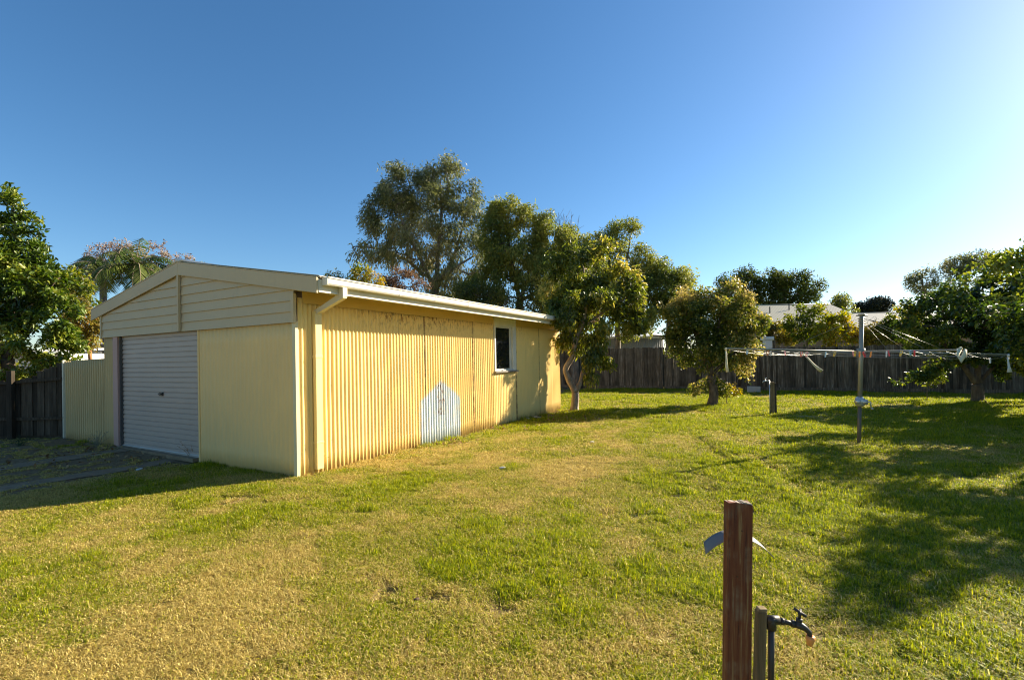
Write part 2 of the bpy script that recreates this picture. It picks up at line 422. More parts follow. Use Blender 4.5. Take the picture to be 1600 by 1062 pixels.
# roller door
mb = MB(); prof = []; z = .075; P = .086
while z < HC - .02:
    prof += [(z, .0), (z + .058, .0), (z + .064, -.012), (z + .074, -.012), (z + .080, .0)]; z += P
rows = [[(-SD0, .05 - h, zz) for zz, h in prof], [(-S1, .05 - h, zz) for zz, h in prof]]
mb.grid(rows); door = mb.build('roller_door', M_door, G, solid=.003)
MB().box(-SD0 + .0, -S1, .03, .07, .055, .095).build('bottom_rail', M_gal, door, bevel=.004)
hs = s_at(248, 630); 
hb = MB().box(-hs - .06, -hs + .06, .026, .048, 1.03, 1.09); hb.box(-hs - .045, -hs + .045, .006, .027, 1.05, 1.07); hb.build('handle', M_black, door, bevel=.004)
gd = MB(); gd.box(-SD0 + .001, -SD0 + .035, .012, .045, .05, HC)
k = .12
while k < HC - .1: gd.box(-SD0 + .035, -SD0 + .058, .030, .044, k, k + .03); k += P
gd.build('door_guide', M_black if False else paint('dark guide', (.08, .075, .07), .6), G)
MB().box(-SD0, -S1, .065, .30, HC - .03, HC + .10).build('door_head', paint('dark lintel', (.10, .08, .06), .7), G)

# gable cladding: weatherboards, each board a shallow wedge
def roof_z(x):   # underside line of the barge top edge
    xm = -GW / 2
    return HA - (HA - HE) * ((x - xm) / (OR - xm) if x > xm else (xm - x) / (GW + OLh + xm))
BH = .148; wb = MB(); z = HC - .012; kk = 0
while z < HA - .15:
    z1 = z + BH
    def lim(zz):
        zz2 = zz + .10
        if zz2 < HE: return -GW, 0.0
        f = (HA - zz2) / (HA - HE); xm = -GW / 2
        return max(-GW, xm - f * (GW + OLh + xm)), min(0.0, xm + f * (OR - xm))
    a0, b0 = lim(z); a1, b1 = lim(z1 + .0)
    if b1 - a1 < .05: a1, b1 = -GW / 2 - .01, -GW / 2 + .01
    yb, yt = -.040, -.020
    n = len(wb.v)
    wb.v += [(a0, yb, z), (b0, yb, z), (b1, yt, z1), (a1, yt, z1), (a0, -.008, z), (b0, -.008, z), (b1, -.008, z1), (a1, -.008, z1)]
    wb.f += [(n, n+1, n+2, n+3), (n+4, n+7, n+6, n+5), (n, n+4, n+5, n+1), (n+3, n+2, n+6, n+7), (n, n+3, n+7, n+4), (n+1, n+5, n+6, n+2)]
    z = z1; kk += 1
wb.build('gable_cladding', M_clad, G)
MB().box(-.03, .03, -.052, -.004, HC - .02, 2.50).build('corner_batten', M_clad, G, bevel=.003)
MB().box(-GW - .03, -GW + .02, -.052, -.004, HC - .02, 2.52).build('corner_batten', M_clad, G, bevel=.003)
MB().box(-GW/2 - .022, -GW/2 + .022, -.078, -.041, HC - .01, HA - .03).build('centre_batten', M_clad, G, bevel=.003)
# barge boards
def barge(xa, xb, name='barge_board'):
    za, zb = roof_z(xa), roof_z(xb); H = .205
    mb = MB(); mb.prism([(xa, 0, za), (xb, 0, zb), (xb, 0, zb - H), (xa, 0, za - H)], (0, -.075, 0), (0, -.05, 0))
    mb.prism([(xa, 0, za + .012), (xb, 0, zb + .012), (xb, 0, zb + .001), (xa, 0, za + .001)], (0, -.082, 0), (0, .02, 0))
    return mb.build(name, M_clad, G, bevel=.002)
barge(-GW / 2 + .0005, OR); barge(-GW - OLh, -GW / 2 - .0005)
# roof sheets, corrugated down the slope
def roof(xa, xb):
    n = int(GL / .076 * 4) + 8; mb = MB(); rows = [[], []]
    for i in range(n + 1):
        t = -.06 + (GL + .2) * i / n; h = .008 * math.sin(2 * math.pi * t / .076)
        for r, x in ((0, xa), (1, xb)): rows[r].append((x, t, roof_z(x) + .022 + h))
    mb.grid(rows); return mb.build('roof', M_roof, G, True, solid=.002)
roof(-GW / 2, OR + .02); roof(-GW - OLh, -GW / 2)
mb = MB(); mb.tube([(-GW/2, -.09, HA + .035), (-GW/2, GL + .15, HA + .035)], .035, 10); mb.box(-GW/2 - .16, -GW/2 + .16, -.085, GL + .14, HA + .012, HA + .02)
mb.build('ridge_cap', M_roof, G, True)
# soffit lining, fascia, gutter
MB().box(.012, OR - .03, -.045, GL + .08, HF + .065, HF + .075).build('soffit', M_fascia, G)
MB().box(OR - .03, OR, -.045, GL + .08, HF, HF + .17).build('fascia', M_fascia, G, bevel=.003)
MB().box(OR + .001, OR + .008, -.045, GL + .08, HF - .002, HF + .018).build('fascia_trim', M_white, G, bevel=.002)
e = MB().box(.05, OR - .02, -.03, .02, HF + .075, HF + .155); e.build('eave_end', M_fascia, G, bevel=.003)
gp = [(OR + .002, 0, HG - .01), (OR + .002, 0, HG - .105), (OR + .085, 0, HG - .105), (OR + .10, 0, HG - .085), (OR + .105, 0, HG - .02), (OR + .118, 0, HG - .012), (OR + .118, 0, HG + .003), (OR + .098, 0, HG + .006), (OR + .090, 0, HG - .012), (OR + .086, 0, HG - .09), (OR + .014, 0, HG - .095), (OR + .014, 0, HG - .01)]
gt = MB(); gt.prism(gp, (0, .02, 0), (0, GL + .12, 0)); gt.box(OR + .003, OR + .106, .012, .02, HG - .105, HG)
gut = gt.build('gutter', M_white, G)
for px in (625, 680, 732):     # joints
    yy = v_at(px, 470, OR + .1); MB().prism([(a + (.003 if a > OR + .05 else 0), b, c - (.003 if c < HG - .05 else 0)) for a, b, c in gp[:7]] + [(OR + .085, 0, HG - .02)], (0, yy, 0), (0, yy + .03, 0)).build('gutter_joint', M_white, gut)
# eave flashing board on the wall
for a, b in ((.10, v(740, 490) - .004), (v(740, 490), WA - .03), (WB + .03, GL)):
    MB().box(.012, .024, a, b, HL - .05, HF + .064).build('eave_board', paint('ochre board', (.62, .42, .13), .55, .2), G, bevel=.002)
# cover strip and downpipe
dpa, dpb = v_at(494, 600, .085), v_at(504.5, 600, .085)
M_pipe = paint('yellow downpipe paint', (.80, .62, .25), .4, .2)
dp = MB(); dp.box(.018, .085, dpa, dpb, .06, 2.28)
dpo = dp.build('downpipe', M_pipe, G, bevel=.006)
MB().box(.012, .089, dpa - .004, dpb + .004, 1.62, 1.66).build('bracket', M_pipe, dpo, bevel=.002)
MB().box(.012, .089, dpa - .004, dpb + .004, .42, .45).build('bracket', M_pipe, dpo, bevel=.002)
# slanted offset from the gutter outlet back to the wall
sl = MB(); ym = (dpa + dpb) / 2; hw = .036
sl.prism([(.018, 0, 2.28), (.092, 0, 2.24), (OR + .09, 0, 2.42), (OR + .09, 0, 2.49), (OR + .02, 0, 2.49)], (0, ym - hw, 0), (0, ym + hw, 0))
sl.box(OR + .012, OR + .096, ym - hw - .004, ym + hw + .004, 2.44, HG - .108)
sl.build('downpipe_elbow', M_fascia, dpo, bevel=.004)
# window
M_wframe = paint('flaking white window paint', (.70, .68, .58), .6, .35, (.3, .24, .16))
wf = MB(); zt = HF + .064; zb = WZ0; XL = WA + .055; XR = v(801)
wf.box(-.06, .03, WA, XL, zb, zt); wf.box(-.06, .03, XR, WB, zb, zt)
wf.box(-.06, .029, XL, XR, zt - .20, zt); wf.box(-.06, .029, XL, XR, zb, zb + .03)
win = wf.build('window', M_wframe, G, bevel=.004)
sa = MB(); sa.box(-.05, .0, XL + .002, XL + .02, zb + .032, zt - .202); sa.box(-.05, -.02, XR - .09, XR - .002, zb + .032, zt - .202)
sa.box(-.049, -.001, XL + .02, XR - .09, zt - .23, zt - .202); sa.box(-.049, -.001, XL + .02, XR - .09, zb + .032, zb + .055)
sa.build('frame', M_wframe, win, bevel=.003)
glm = Mat('dark window glass').set(Base_Color=(.012, .014, .016, 1), Roughness=.04); glm.b.inputs['Specular IOR Level'].default_value = .9
MB().box(-.034, -.028, XL + .02, XR - .09, zb + .055, zt - .23).build('pane', glm.m, win)
MB().box(-.01, .075, WA - .03, WB + .03, zb - .04, zb - .002).build('sill', timber('weathered sill', [(.12, .10, .08), (.32, .29, .24), (.6, .58, .52)], 'y'), win, bevel=.004)

# ------------------------------------------------------------------ corrugated side fence on the left of the garage
sL = s_at(100.5); ftop = at(130, 562, 1).z
pL = GC - gx * sL; pd = pL.y
zf = at(101, 564, pd).z; pE = GC - gx * GW; zf2 = at(163, 560, pE.y).z
ff = thing('corrugated_fence', 'low yellow corrugated iron fence between garage corner and dark timber fence', 'fence', (GC.x, GC.y, 0), -YAW)
corr('sheet', M_left, -sL, -GW + .004, .0, 1.7, pitch=.098, amp=.032, axis='x', parent=ff, off=.03, trap=True, per=14, ztop=lambda t: zf2 + (zf - zf2) * (-t - GW) / (sL - GW), zbot=lambda t: .02)
MB().box(-sL - .05, -sL - .004, -.02, .03, 0, zf + .02).build('post', paint('post cream', (.7, .66, .5), .6), ff)
MB().box(-sL, -GW - .02, .045, .08, zf - .25, zf - .20).build('rail', M_left, ff)

# ------------------------------------------------------------------ paling fences
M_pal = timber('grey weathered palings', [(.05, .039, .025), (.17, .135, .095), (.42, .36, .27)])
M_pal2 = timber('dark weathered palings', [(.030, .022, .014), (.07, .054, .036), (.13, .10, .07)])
def paling_fence(name, label, a, b, top, mat, seed, post_px=(), topfn=None, group=None, gap=.004, width=.10):
    rnd = random.Random(seed); a = Vector((*a, 0)); b = Vector((*b, 0)); d = (b - a); L = d.length; ang = math.atan2(d.y, d.x)
    T = thing(name, label, 'fence', a, ang, group); mb = MB(); x = 0
    while x < L:
        w = width * rnd.uniform(.85, 1.1); h = (topfn(x / L) if topfn else top) + rnd.uniform(-.035, .03); y = (.015 if len(mb.v) % 16 else 0) + rnd.uniform(-.004, .004); t = rnd.uniform(-.012, .012)
        n = len(mb.v)
        z0 = .12; hl = h + rnd.uniform(-.012, .012)
        mb.v += [(x, y, z0), (x + w, y + rnd.uniform(-.004, .004), z0), (x + w, y + .014, z0), (x, y + .014, z0), (x + t, y, h), (x + w + t, y, hl), (x + w + t, y + .014, hl), (x + t, y + .014, h)]
        mb.f += [(n, n+3, n+2, n+1), (n+4, n+5, n+6, n+7), (n, n+1, n+5, n+4), (n+1, n+2, n+6, n+5), (n+2, n+3, n+7, n+6), (n+3, n, n+4, n+7)]
        x += w * rnd.uniform(.84, .985)
    mb.build('paling_panel', mat, T)
    tf = (topfn or (lambda t: top))
    MB().prism([(0, 0, 0), (0, .04, 0), (0, .04, .06), (0, 0, .06)], (0, .03, tf(0) - .35), (L, .03, tf(1) - .35)).build('rail', mat, T)
    MB().prism([(0, 0, 0), (0, .04, 0), (0, .04, .06), (0, 0, .06)], (0, .03, .45), (L, .03, .45)).build('rail', mat, T)
    MB().box(0, L, -.03, -.004, -.02, .17).build('plinth', mat, T)
    for q, hh, fr in post_px:
        q = max(0, min(L, q)); MB().box(q - .055, q + .055, (-.10 if fr else .072), (-.032 if fr else .15), -.05, hh).build('post', mat, T, bevel=.004)
    return T, L, ang
# back fence: line through the photo's foot points
fb0 = Vector((12.0, 19.7, 0)); fdir = gx.copy()
def fence_pt(px, py=600):
    d = ray(px, py); nrm = gy; t = fb0.dot(nrm) / d.dot(nrm); return d * t
A = fence_pt(800); B = fence_pt(1037); Cc = fence_pt(1850) if False else fb0 + fdir * 14
def q_of(px, A=B): return (fence_pt(px) - A).dot(fdir)
paling_fence('paling_fence', 'taller stretch of grey paling fence behind the fruit tree beside the garage', (A.x, A.y), (B.x, B.y), 2.0, M_pal, 3, [((B - A).length - .06, 1.98, True), (3.0, 1.8, False)])
# the right stretch
paling_fence('paling_fence', 'long dark paling fence across the back behind the clothes hoist', (B.x + .02, B.y), (Cc.x, Cc.y), 1.84, M_pal, 4, [(q_of(1210), 2.14, False), (5.4, 1.7, False), (10, 1.7, False), (q_of(1477), 1.55, True)])
# side fence to the right, returning towards the camera
R0 = Cc; R1 = Cc - gy * 22
paling_fence('paling_fence', 'right boundary paling fence running towards the viewer', (R0.x, R0.y), (R1.x, R1.y), 1.8, M_pal, 5, [])
# left dark fence: from the end of the corrugated fence out of frame
pl = GC - gx * (sL + .07); far_l = pl + Vector((-6.0, -.1, 0))
pl2 = gnd(98, 688); q0 = gnd(-160, 700)
def ltop(t): return 1.62 - .42 * min(1, t / .30) if t < .30 else 1.20
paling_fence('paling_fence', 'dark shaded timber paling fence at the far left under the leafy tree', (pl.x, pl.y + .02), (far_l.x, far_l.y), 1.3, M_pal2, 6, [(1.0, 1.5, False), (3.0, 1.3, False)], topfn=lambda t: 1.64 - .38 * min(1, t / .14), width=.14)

# ------------------------------------------------------------------ TREES
def rot_axis(v, n): return v
def make_leaves(name, P, mat, parent, L, W, droop=.4, out=None, hi=False, seed=0, tint_n=.8, up=0.3, lvar=.35, tb=0.0):
    rng = np.random.default_rng(seed); n = len(P)
    d = rng.normal(size=(n, 3)); d /= np.linalg.norm(d, axis=1, keepdims=True)
    ax = d.copy(); ax[:, 2] -= droop * 1.6
    if out is not None: ax += out * .5
    ax /= np.linalg.norm(ax, axis=1, keepdims=True)
    r = rng.normal(size=(n, 3)); r[:, 2] += up * 2.5
    sd = np.cross(ax, r); sd /= np.linalg.norm(sd, axis=1, keepdims=True) + 1e-9
    nr = np.cross(sd, ax)
    l = (L * (1 + rng.uniform(-lvar, lvar, n)))[:, None]; w = (W * (1 + rng.uniform(-.3, .3, n)))[:, None] * .5
    b = P
    if hi:
        V = np.stack([b, b + ax*l*.30 + sd*w + nr*w*.35, b + ax*l*.68 + sd*w*.85 + nr*w*.25 - nr*l*.06, b + ax*l - nr*l*.16, b + ax*l*.68 - sd*w*.85 + nr*w*.25 - nr*l*.06, b + ax*l*.30 - sd*w + nr*w*.35], 1)
        k = 6; base = np.array([[0, 1, 2, 3], [0, 3, 4, 5]])
    else:
        V = np.stack([b, b + ax*l*.45 + sd*w + nr*w*.3, b + ax*l, b + ax*l*.45 - sd*w + nr*w*.3], 1)
        k = 4; base = np.array([[0, 1, 2], [0, 2, 3]])
    Fc = (base[None] + (np.arange(n) * k)[:, None, None]).reshape(-1, base.shape[1])
    me = bpy.data.meshes.new(name); me.vertices.add(n * k); me.vertices.foreach_set('co', V.reshape(-1).astype(np.float32))
    me.loops.add(Fc.size); me.loops.foreach_set('vertex_index', Fc.ravel().astype(np.int32))
    me.polygons.add(len(Fc)); m_ = base.shape[1]
    me.polygons.foreach_set('loop_start', np.arange(0, Fc.size, m_, dtype=np.int32)); me.polygons.foreach_set('loop_total', np.full(len(Fc), m_, dtype=np.int32))
    me.update()
    lowf = fbm(P[:, 0] * tint_n + P[:, 2] * .7 * tint_n + 50, P[:, 1] * tint_n + P[:, 2] * tint_n + 90, seed % 13, 3)
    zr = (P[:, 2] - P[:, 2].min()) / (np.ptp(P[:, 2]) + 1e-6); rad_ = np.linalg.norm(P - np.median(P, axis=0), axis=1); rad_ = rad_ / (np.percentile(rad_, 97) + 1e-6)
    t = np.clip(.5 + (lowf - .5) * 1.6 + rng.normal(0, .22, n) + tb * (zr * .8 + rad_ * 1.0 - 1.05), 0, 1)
    a = me.attributes.new('tint', 'FLOAT', 'POINT'); a.data.foreach_set('value', np.repeat(t, k).astype(np.float32))
    return link(name, me, mat, parent)

def skeleton(stems, tips, step, rng, bend=.25):
    pos = []; par = []; rad = []; istem = []
    for pts, r0, r1 in stems:
        pts = [np.array(p, float) for p in pts]; tot = sum(np.linalg.norm(pts[i+1] - pts[i]) for i in range(len(pts)-1)); acc = 0; first = True
        # attach to nearest earlier node
        if pos: prev = int(np.argmin(np.linalg.norm(np.array(pos) - pts[0], axis=1)))
        else: prev = -1
        for i in range(len(pts) - 1):
            seg = pts[i+1] - pts[i]; m = max(2, int(np.linalg.norm(seg) / step))
            for q in range(m + (1 if i == len(pts) - 2 else 0)):
                p = pts[i] + seg * q / m; f = (acc + np.linalg.norm(seg) * q / m) / tot
                pos.append(p); par.append(prev); prev = len(pos) - 1; rad.append(r0 + (r1 - r0) * f); istem.append(True)
            acc += np.linalg.norm(seg)
    sp0 = np.array(pos)
    zb = sp0[:, 2].min(); zt = sp0[:, 2].max()
    order = np.argsort([np.min(np.linalg.norm(sp0 - t, axis=1)) for t in tips])
    NP = np.zeros((len(pos) + len(tips) * 40, 3)); NP[:len(pos)] = sp0; cnt = len(pos)
    allow = np.zeros(len(NP), bool); allow[:cnt] = sp0[:, 2] > zb + (zt - zb) * .30
    for ti in order:
        t = tips[ti]; dlt = NP[:cnt] - t; dd = np.linalg.norm(dlt, axis=1) + .35 * np.maximum(0, dlt[:, 2]); dd[~allow[:cnt]] = 1e9
        b = int(np.argmin(dd)); a = NP[b].copy(); L = np.linalg.norm(t - a); m = min(38, max(1, int(round(L / step))))
        side = rng.normal(size=3) * L * bend * .5; mid = (a + t) / 2 + side; mid[2] += -abs(L) * .06; prev = b
        for q in range(1, m + 1):
            f = q / m; p = (1-f)**2 * a + 2 * f * (1-f) * mid + f * f * t
            if q < m: p = p + rng.normal(size=3) * step * .12
            pos.append(p); par.append(prev); prev = len(pos) - 1; rad.append(None); istem.append(False)
            if cnt < len(NP): NP[cnt] = p; allow[cnt] = True; cnt += 1
    return np.array(pos), par, rad, istem

def tree(name, label, cat, stems, lobes, mat, nleaf, L, W, ntip=120, step=.3, rc=.25, droop=.4, seed=1, barkm=None, group=None, hi=False, twig=.012, shell=.55, up=.3, bend=.25, crown_name='crown', tint_n=.8, leaf_all=True, sidesn=5, tb=0.0):
    rng = np.random.default_rng(seed); base = Vector(stems[0][0][0])
    T = thing(name, label, cat, base, 0, group)
    off = np.array(base)
    lob = [(np.array(c, float) - off, np.array(r, float) if hasattr(r, '__len__') else np.array([r]*3, float), w) for c, r, w in lobes]
    vol = np.array([np.prod(r) ** .8 * w for c, r, w in lob]); pr = vol / vol.sum()
    def sample(n, sh):
        k = rng.choice(len(lob), n, p=pr); d = rng.normal(size=(n, 3)); d /= np.linalg.norm(d, axis=1, keepdims=True)
        rr = (sh + (1 - sh) * rng.random(n)) ; rr = np.where(rng.random(n) < .25, rng.random(n) ** .5, rr)
        rr = rr * (1 + .08 * np.clip(rng.normal(size=n), -1.5, 1.2))
        return np.array([lob[i][0] for i in k]) + d * rr[:, None] * np.array([lob[i][1] for i in k])
    tips = sample(ntip, shell)
    st = [([tuple(np.array(p) - off) for p in pts], r0, r1) for pts, r0, r1 in stems]
    pos, par, rad, istem = skeleton(st, tips, step, rng, bend)
    n = len(pos); kids = np.zeros(n, int); load = np.zeros(n)
    haschild = np.zeros(n, bool)
    for i in range(n): 
        if par[i] >= 0: haschild[par[i]] = True
    for i in range(n): 
        if not haschild[i]: load[i] += 1
    for i in range(n - 1, -1, -1):
        if par[i] >= 0: load[par[i]] += load[i]
    R = np.array([rad[i] if rad[i] is not None else twig * load[i] ** .52 for i in range(n)])
    for i in range(n):
        if not istem[i] and istem[par[i]]: R[i] = min(R[i], R[par[i]] * .8)
        elif not istem[i]: R[i] = min(R[i], R[par[i]])
    # trunk mesh
    mb = MB()
    for pts, r0, r1 in st:
        P2 = []; RR = []
        for i in range(len(pts) - 1):
            a, b = Vector(pts[i]), Vector(pts[i+1]); m = 5
            for q in range(m + (1 if i == len(pts) - 2 else 0)):
                P2.append(a.lerp(b, q / m))
        k = len(P2)
        for i in range(1, k - 1): P2[i] = P2[i] + Vector(mnoise.noise_vector(P2[i] * 2.3)) * r0 * .35
        # smooth
        for _ in range(2):
            P2 = [P2[0]] + [(P2[i-1] + P2[i] * 2 + P2[i+1]) / 4 for i in range(1, k - 1)] + [P2[-1]]
        for i in range(k):
            f = i / (k - 1); RR.append((r0 + (r1 - r0) * f) * (1 + (.35 * max(0, 1 - f * 8) if P2[0].z < .3 else 0)) * (1 + .12 * mnoise.noise(P2[i] * 4)))
        if P2[0].z < .1: P2[0].z -= .08
        mb.tube(P2, RR, 10)
    segs = [i for i in range(n) if not istem[i]]
    for i in segs:
        p = par[i]; a = Vector(pos[p]); b = Vector(pos[i]); 
        if (b - a).length < 1e-4: continue
        mb.tube([a, b], [min(R[p], R[i] * 1.25), R[i]], 4 if R[i] < twig * 2 else sidesn, cap=False)
    mb.build('trunk', barkm or BARK_GREY, T, True)
    cand = np.array([i for i in segs if load[i] <= 3]) if leaf_all else np.array([i for i in segs if load[i] <= 1])
    if len(cand) == 0: cand = np.array(segs)
    w_ = 1.0 / load[cand]; pk = rng.choice(cand, nleaf, p=w_ / w_.sum())
    prp = np.array(par)[pk]; f = rng.random((nleaf, 1)); jit = rng.normal(size=(nleaf, 3)); jl = np.linalg.norm(jit, axis=1, keepdims=True); jit *= np.minimum(1, 1.7 / jl)
    P = pos[pk] * f + pos[prp] * (1 - f) + jit * rc * .50
    # clumpiness
    cc = np.average([l[0] for l in lob], axis=0); out = P - cc; out /= np.linalg.norm(out, axis=1, keepdims=True) + 1e-6
    make_leaves(crown_name, P, mat, T, L, W, droop, out, hi, seed, tint_n, up, tb=tb)
    return T

def lobe_px(items, Y, depth=.8):
    """items: (px, py, half width px, half height px, weight[, dY]) -> ellipsoids in metres at distance Y"""
    r = []
    for it in items:
        px, py, w, h, wt = it[:5]; dY = it[5] if len(it) > 5 else 0
        c = at(px, py, Y + dY); k = (Y + dY) / F; rx = w * k; rz = h * k
        r.append((tuple(c), (rx, (rx + rz) / 2 * depth, rz), wt))
    return r
def P3(px, py, Y): return tuple(at(px, py, Y))
def foot(px, Y): p = at(px, 600, Y); return (p.x, p.y, 0.0)

LM_gum = leafmat('gum leaves', [(.07, .085, .030), (.14, .155, .055), (.24, .235, .085), (.36, .31, .15)], .34, .5, .3)
LM_gum2 = leafmat('olive gum leaves', [(.08, .105, .020), (.17, .19, .032), (.28, .27, .06)], .38, .5, .3)
LM_dark = leafmat('dark broad leaves', [(.04, .056, .014), (.085, .11, .020), (.16, .17, .036)], .34, .5, .3)
LM_left = leafmat('glossy green leaves', [(.025, .046, .008), (.06, .105, .012), (.13, .18, .020), (.30, .31, .05)], .32, .38, .5)
LM_t1 = leafmat('yellow green leaves', [(.06, .078, .012), (.12, .145, .018), (.24, .24, .032), (.46, .37, .09)], .42, .40, .45)
LM_t2 = leafmat('autumn pear leaves', [(.042, .066, .010), (.085, .115, .016), (.19, .19, .028), (.46, .36, .12)], .38, .45, .35)
LM_hedge = leafmat('hedge leaves turning yellow', [(.06, .085, .010), (.14, .17, .014), (.27, .26, .022), (.36, .24, .03)], .40, .5, .3)
LM_rt = leafmat('right tree leaves', [(.022, .042, .007), (.05, .085, .011), (.10, .14, .018), (.22, .23, .032)], .38, .36, .5)
LM_far = leafmat('far dark leaves', [(.03, .045, .010), (.07, .095, .018), (.15, .16, .030)], .34, .6, .2)
LM_rust = leafmat('rusty brown leaves', [(.08, .05, .025), (.15, .085, .045), (.22, .14, .08)], .3, .6, .2)
LM_pinkb = leafmat('pinkish seed clusters', [(.20, .15, .12), (.30, .22, .18), (.15, .16, .09)], .3, .7)
LM_orange = leafmat('orange bush leaves', [(.05, .06, .014), (.15, .12, .02), (.27, .20, .035), (.20, .22, .03)], .35, .5, .3)
LM_palm = leafmat('palm leaflets', [(.035, .06, .012), (.08, .12, .022), (.18, .20, .05)], .3, .5, .2)

# --- big gum behind the garage
Yg = 30
b = foot(690, Yg)
fk = P3(680, 455, Yg)
stems = [([b, P3(688, 500, Yg), fk], .34, .24),
         ([fk, P3(660, 410, Yg), P3(630, 350, Yg-1), P3(610, 300, Yg-1)], .15, .04),
         ([fk, P3(684, 400, Yg), P3(690, 340, Yg), P3(688, 280, Yg)], .16, .04),
         ([fk, P3(706, 410, Yg), P3(722, 360, Yg+1), P3(735, 310, Yg+1)], .13, .04),
         ([P3(662, 430, Yg), P3(636, 405, Yg+1), P3(600, 390, Yg+1), P3(560, 385, Yg)], .13, .04),
         ([P3(675, 440, Yg), P3(700, 425, Yg-1), P3(740, 400, Yg-1)], .14, .05)]
lob = lobe_px([(640, 300, 62, 42, 1.1), (690, 275, 45, 36, 1), (610, 335, 48, 45, 1.1), (595, 385, 38, 40, .7), (730, 330, 36, 48, .8), (680, 330, 60, 45, .7), (620, 275, 30, 20, .5), (712, 258, 26, 18, .4), (560, 395, 18, 22, .25), (600, 425, 40, 18, .35), (700, 430, 36, 30, .5), (740, 390, 30, 40, .9), (665, 375, 60, 40, .8), (640, 400, 50, 30, .6), (715, 440, 50, 30, .9), (690, 460, 40, 20, .6), (585, 350, 26, 36, .5)], Yg, .9)
tree('gum_tree', 'tallest grey green gum tree rising behind the garage roof', 'tree', stems, lob, LM_gum, 38000, .25, .060, ntip=420, step=.5, rc=.55, droop=.75, seed=11, barkm=BARK_GREY, twig=.022, bend=.3, tint_n=.35)

# --- second, olive tree right of it
Yh = 27
b = foot(810, Yh); fk = P3(812, 470, Yh)
stems = [([b, fk], .28, .2), ([fk, P3(800, 410, Yh), P3(790, 340, Yh)], .14, .04), ([fk, P3(830, 420, Yh), P3(845, 360, Yh)], .14, .04), ([fk, P3(850, 450, Yh), P3(870, 400, Yh)], .12, .04)]
lob = lobe_px([(795, 335, 30, 34, .9), (835, 352, 34, 30, 1), (865, 385, 38, 38, 1.2), (800, 400, 44, 44, 1), (845, 430, 50, 46, 1.1), (775, 450, 40, 40, .8), (890, 430, 30, 40, .7), (790, 308, 16, 12, .3), (740, 455, 40, 26, .8), (765, 400, 30, 50, .9), (900, 400, 26, 30, .7), (770, 350, 20, 36, .8), (765, 330, 14, 20, .5), (880, 375, 22, 22, .7), (905, 385, 22, 24, .7), (850, 345, 20, 16, .4)], Yh, .9)
tree('gum_tree', 'olive green feathery gum beside the tallest one, behind the garage', 'tree', stems, lob, LM_gum2, 46000, .22, .06, ntip=300, step=.45, rc=.5, droop=.7, seed=12, barkm=BARK_BROWN, twig=.02, tint_n=.4)

# --- bare twiggy tree
Yb = 32
rngt = random.Random(5); mbt = MB(); bb = Vector(foot(886, Yb))
T = thing('bare_tree', 'leafless twigs poking up between two gum crowns', 'tree', bb)
top0 = at(884, 420, Yb) - bb; mbt.tube([(0, 0, 0), top0 * .6, top0], [.15, .1, .07], 7)
tw = MB()
for k in range(46):
    a = top0 * rngt.uniform(.85, 1.0); e_ = at(rngt.uniform(864, 908), rngt.uniform(330, 400), Yb + rngt.uniform(-1, 1)) - bb
    m1 = a.lerp(e_, .5) + Vector((rngt.uniform(-.2, .2), 0, rngt.uniform(-.1, .3))); tw.tube([a, m1, e_], [.035, .022, .010], 4, False)
    for q in range(4):
        s_ = m1.lerp(e_, rngt.random()); tw.tube([s_, s_ + Vector((rngt.uniform(-.35, .35), rngt.uniform(-.2, .2), rngt.uniform(.1, .6)))], [.012, .006], 3, False)
mbt.build('trunk', BARK_GREY, T); tw.build('crown', BARK_GREY, T)

# --- airy tree and mid trees to its right
Yi = 26
stems = [([foot(965, Yi), P3(965, 470, Yi)], .2, .13), ([P3(965, 470, Yi), P3(955, 420, Yi), P3(945, 375, Yi)], .09, .03), ([P3(965, 470, Yi), P3(978, 420, Yi), P3(985, 370, Yi)], .09, .03), ([P3(966, 480, Yi), P3(990, 430, Yi), P3(1010, 400, Yi)], .08, .03)]
lob = lobe_px([(950, 385, 34, 34, .8), (985, 375, 30, 30, .8), (970, 360, 24, 18, .5), (1005, 405, 22, 24, .6), (930, 405, 24, 28, .8), (975, 425, 46, 30, .9), (1020, 425, 20, 20, .6), (925, 375, 14, 14, .3)], Yi, .9)
tree('gum_tree', 'sparse airy tree with sky showing through, behind the fruit tree', 'tree', stems, lob, LM_gum2, 12000, .20, .055, ntip=110, step=.4, rc=.42, droop=.4, seed=13, barkm=BARK_GREY, twig=.018, tint_n=.5)
Yj = 25
stems = [([foot(1045, Yj), P3(1045, 500, Yj)], .2, .13), ([P3(1045, 500, Yj), P3(1035, 460, Yj)], .09, .04), ([P3(1045, 500, Yj), P3(1058, 455, Yj)], .09, .04)]
lob = lobe_px([(1040, 450, 48, 38, 1), (1065, 470, 36, 36, .8), (1010, 470, 40, 44, .9), (1035, 425, 30, 20, .7), (1060, 425, 20, 16, .5), (1000, 505, 44, 26, .8), (975, 480, 30, 40, .9), (1020, 445, 34, 34, .9), (1075, 440, 18, 18, .5)], Yj, .9)
tree('shade_tree', 'dense dark tree behind the fence between the fruit tree and the autumn tree', 'tree', stems, lob, LM_gum2, 20000, .16, .07, ntip=170, step=.4, rc=.45, droop=.5, seed=14, twig=.018)
stems = [([foot(900, 24), P3(900, 480, 24)], .18, .1)]
lob = lobe_px([(905, 440, 40, 55, 1), (870, 470, 34, 44, .8), (935, 470, 36, 50, .9), (915, 400, 26, 24, .4)], 24, .8)
tree('shade_tree', 'olive tree directly behind the far end of the garage roof', 'tree', stems, lob, LM_gum2, 20000, .16, .06, ntip=140, step=.4, rc=.42, droop=.5, seed=15, twig=.016)
stems = [([foot(760, 26), P3(760, 500, 26)], .2, .1)]
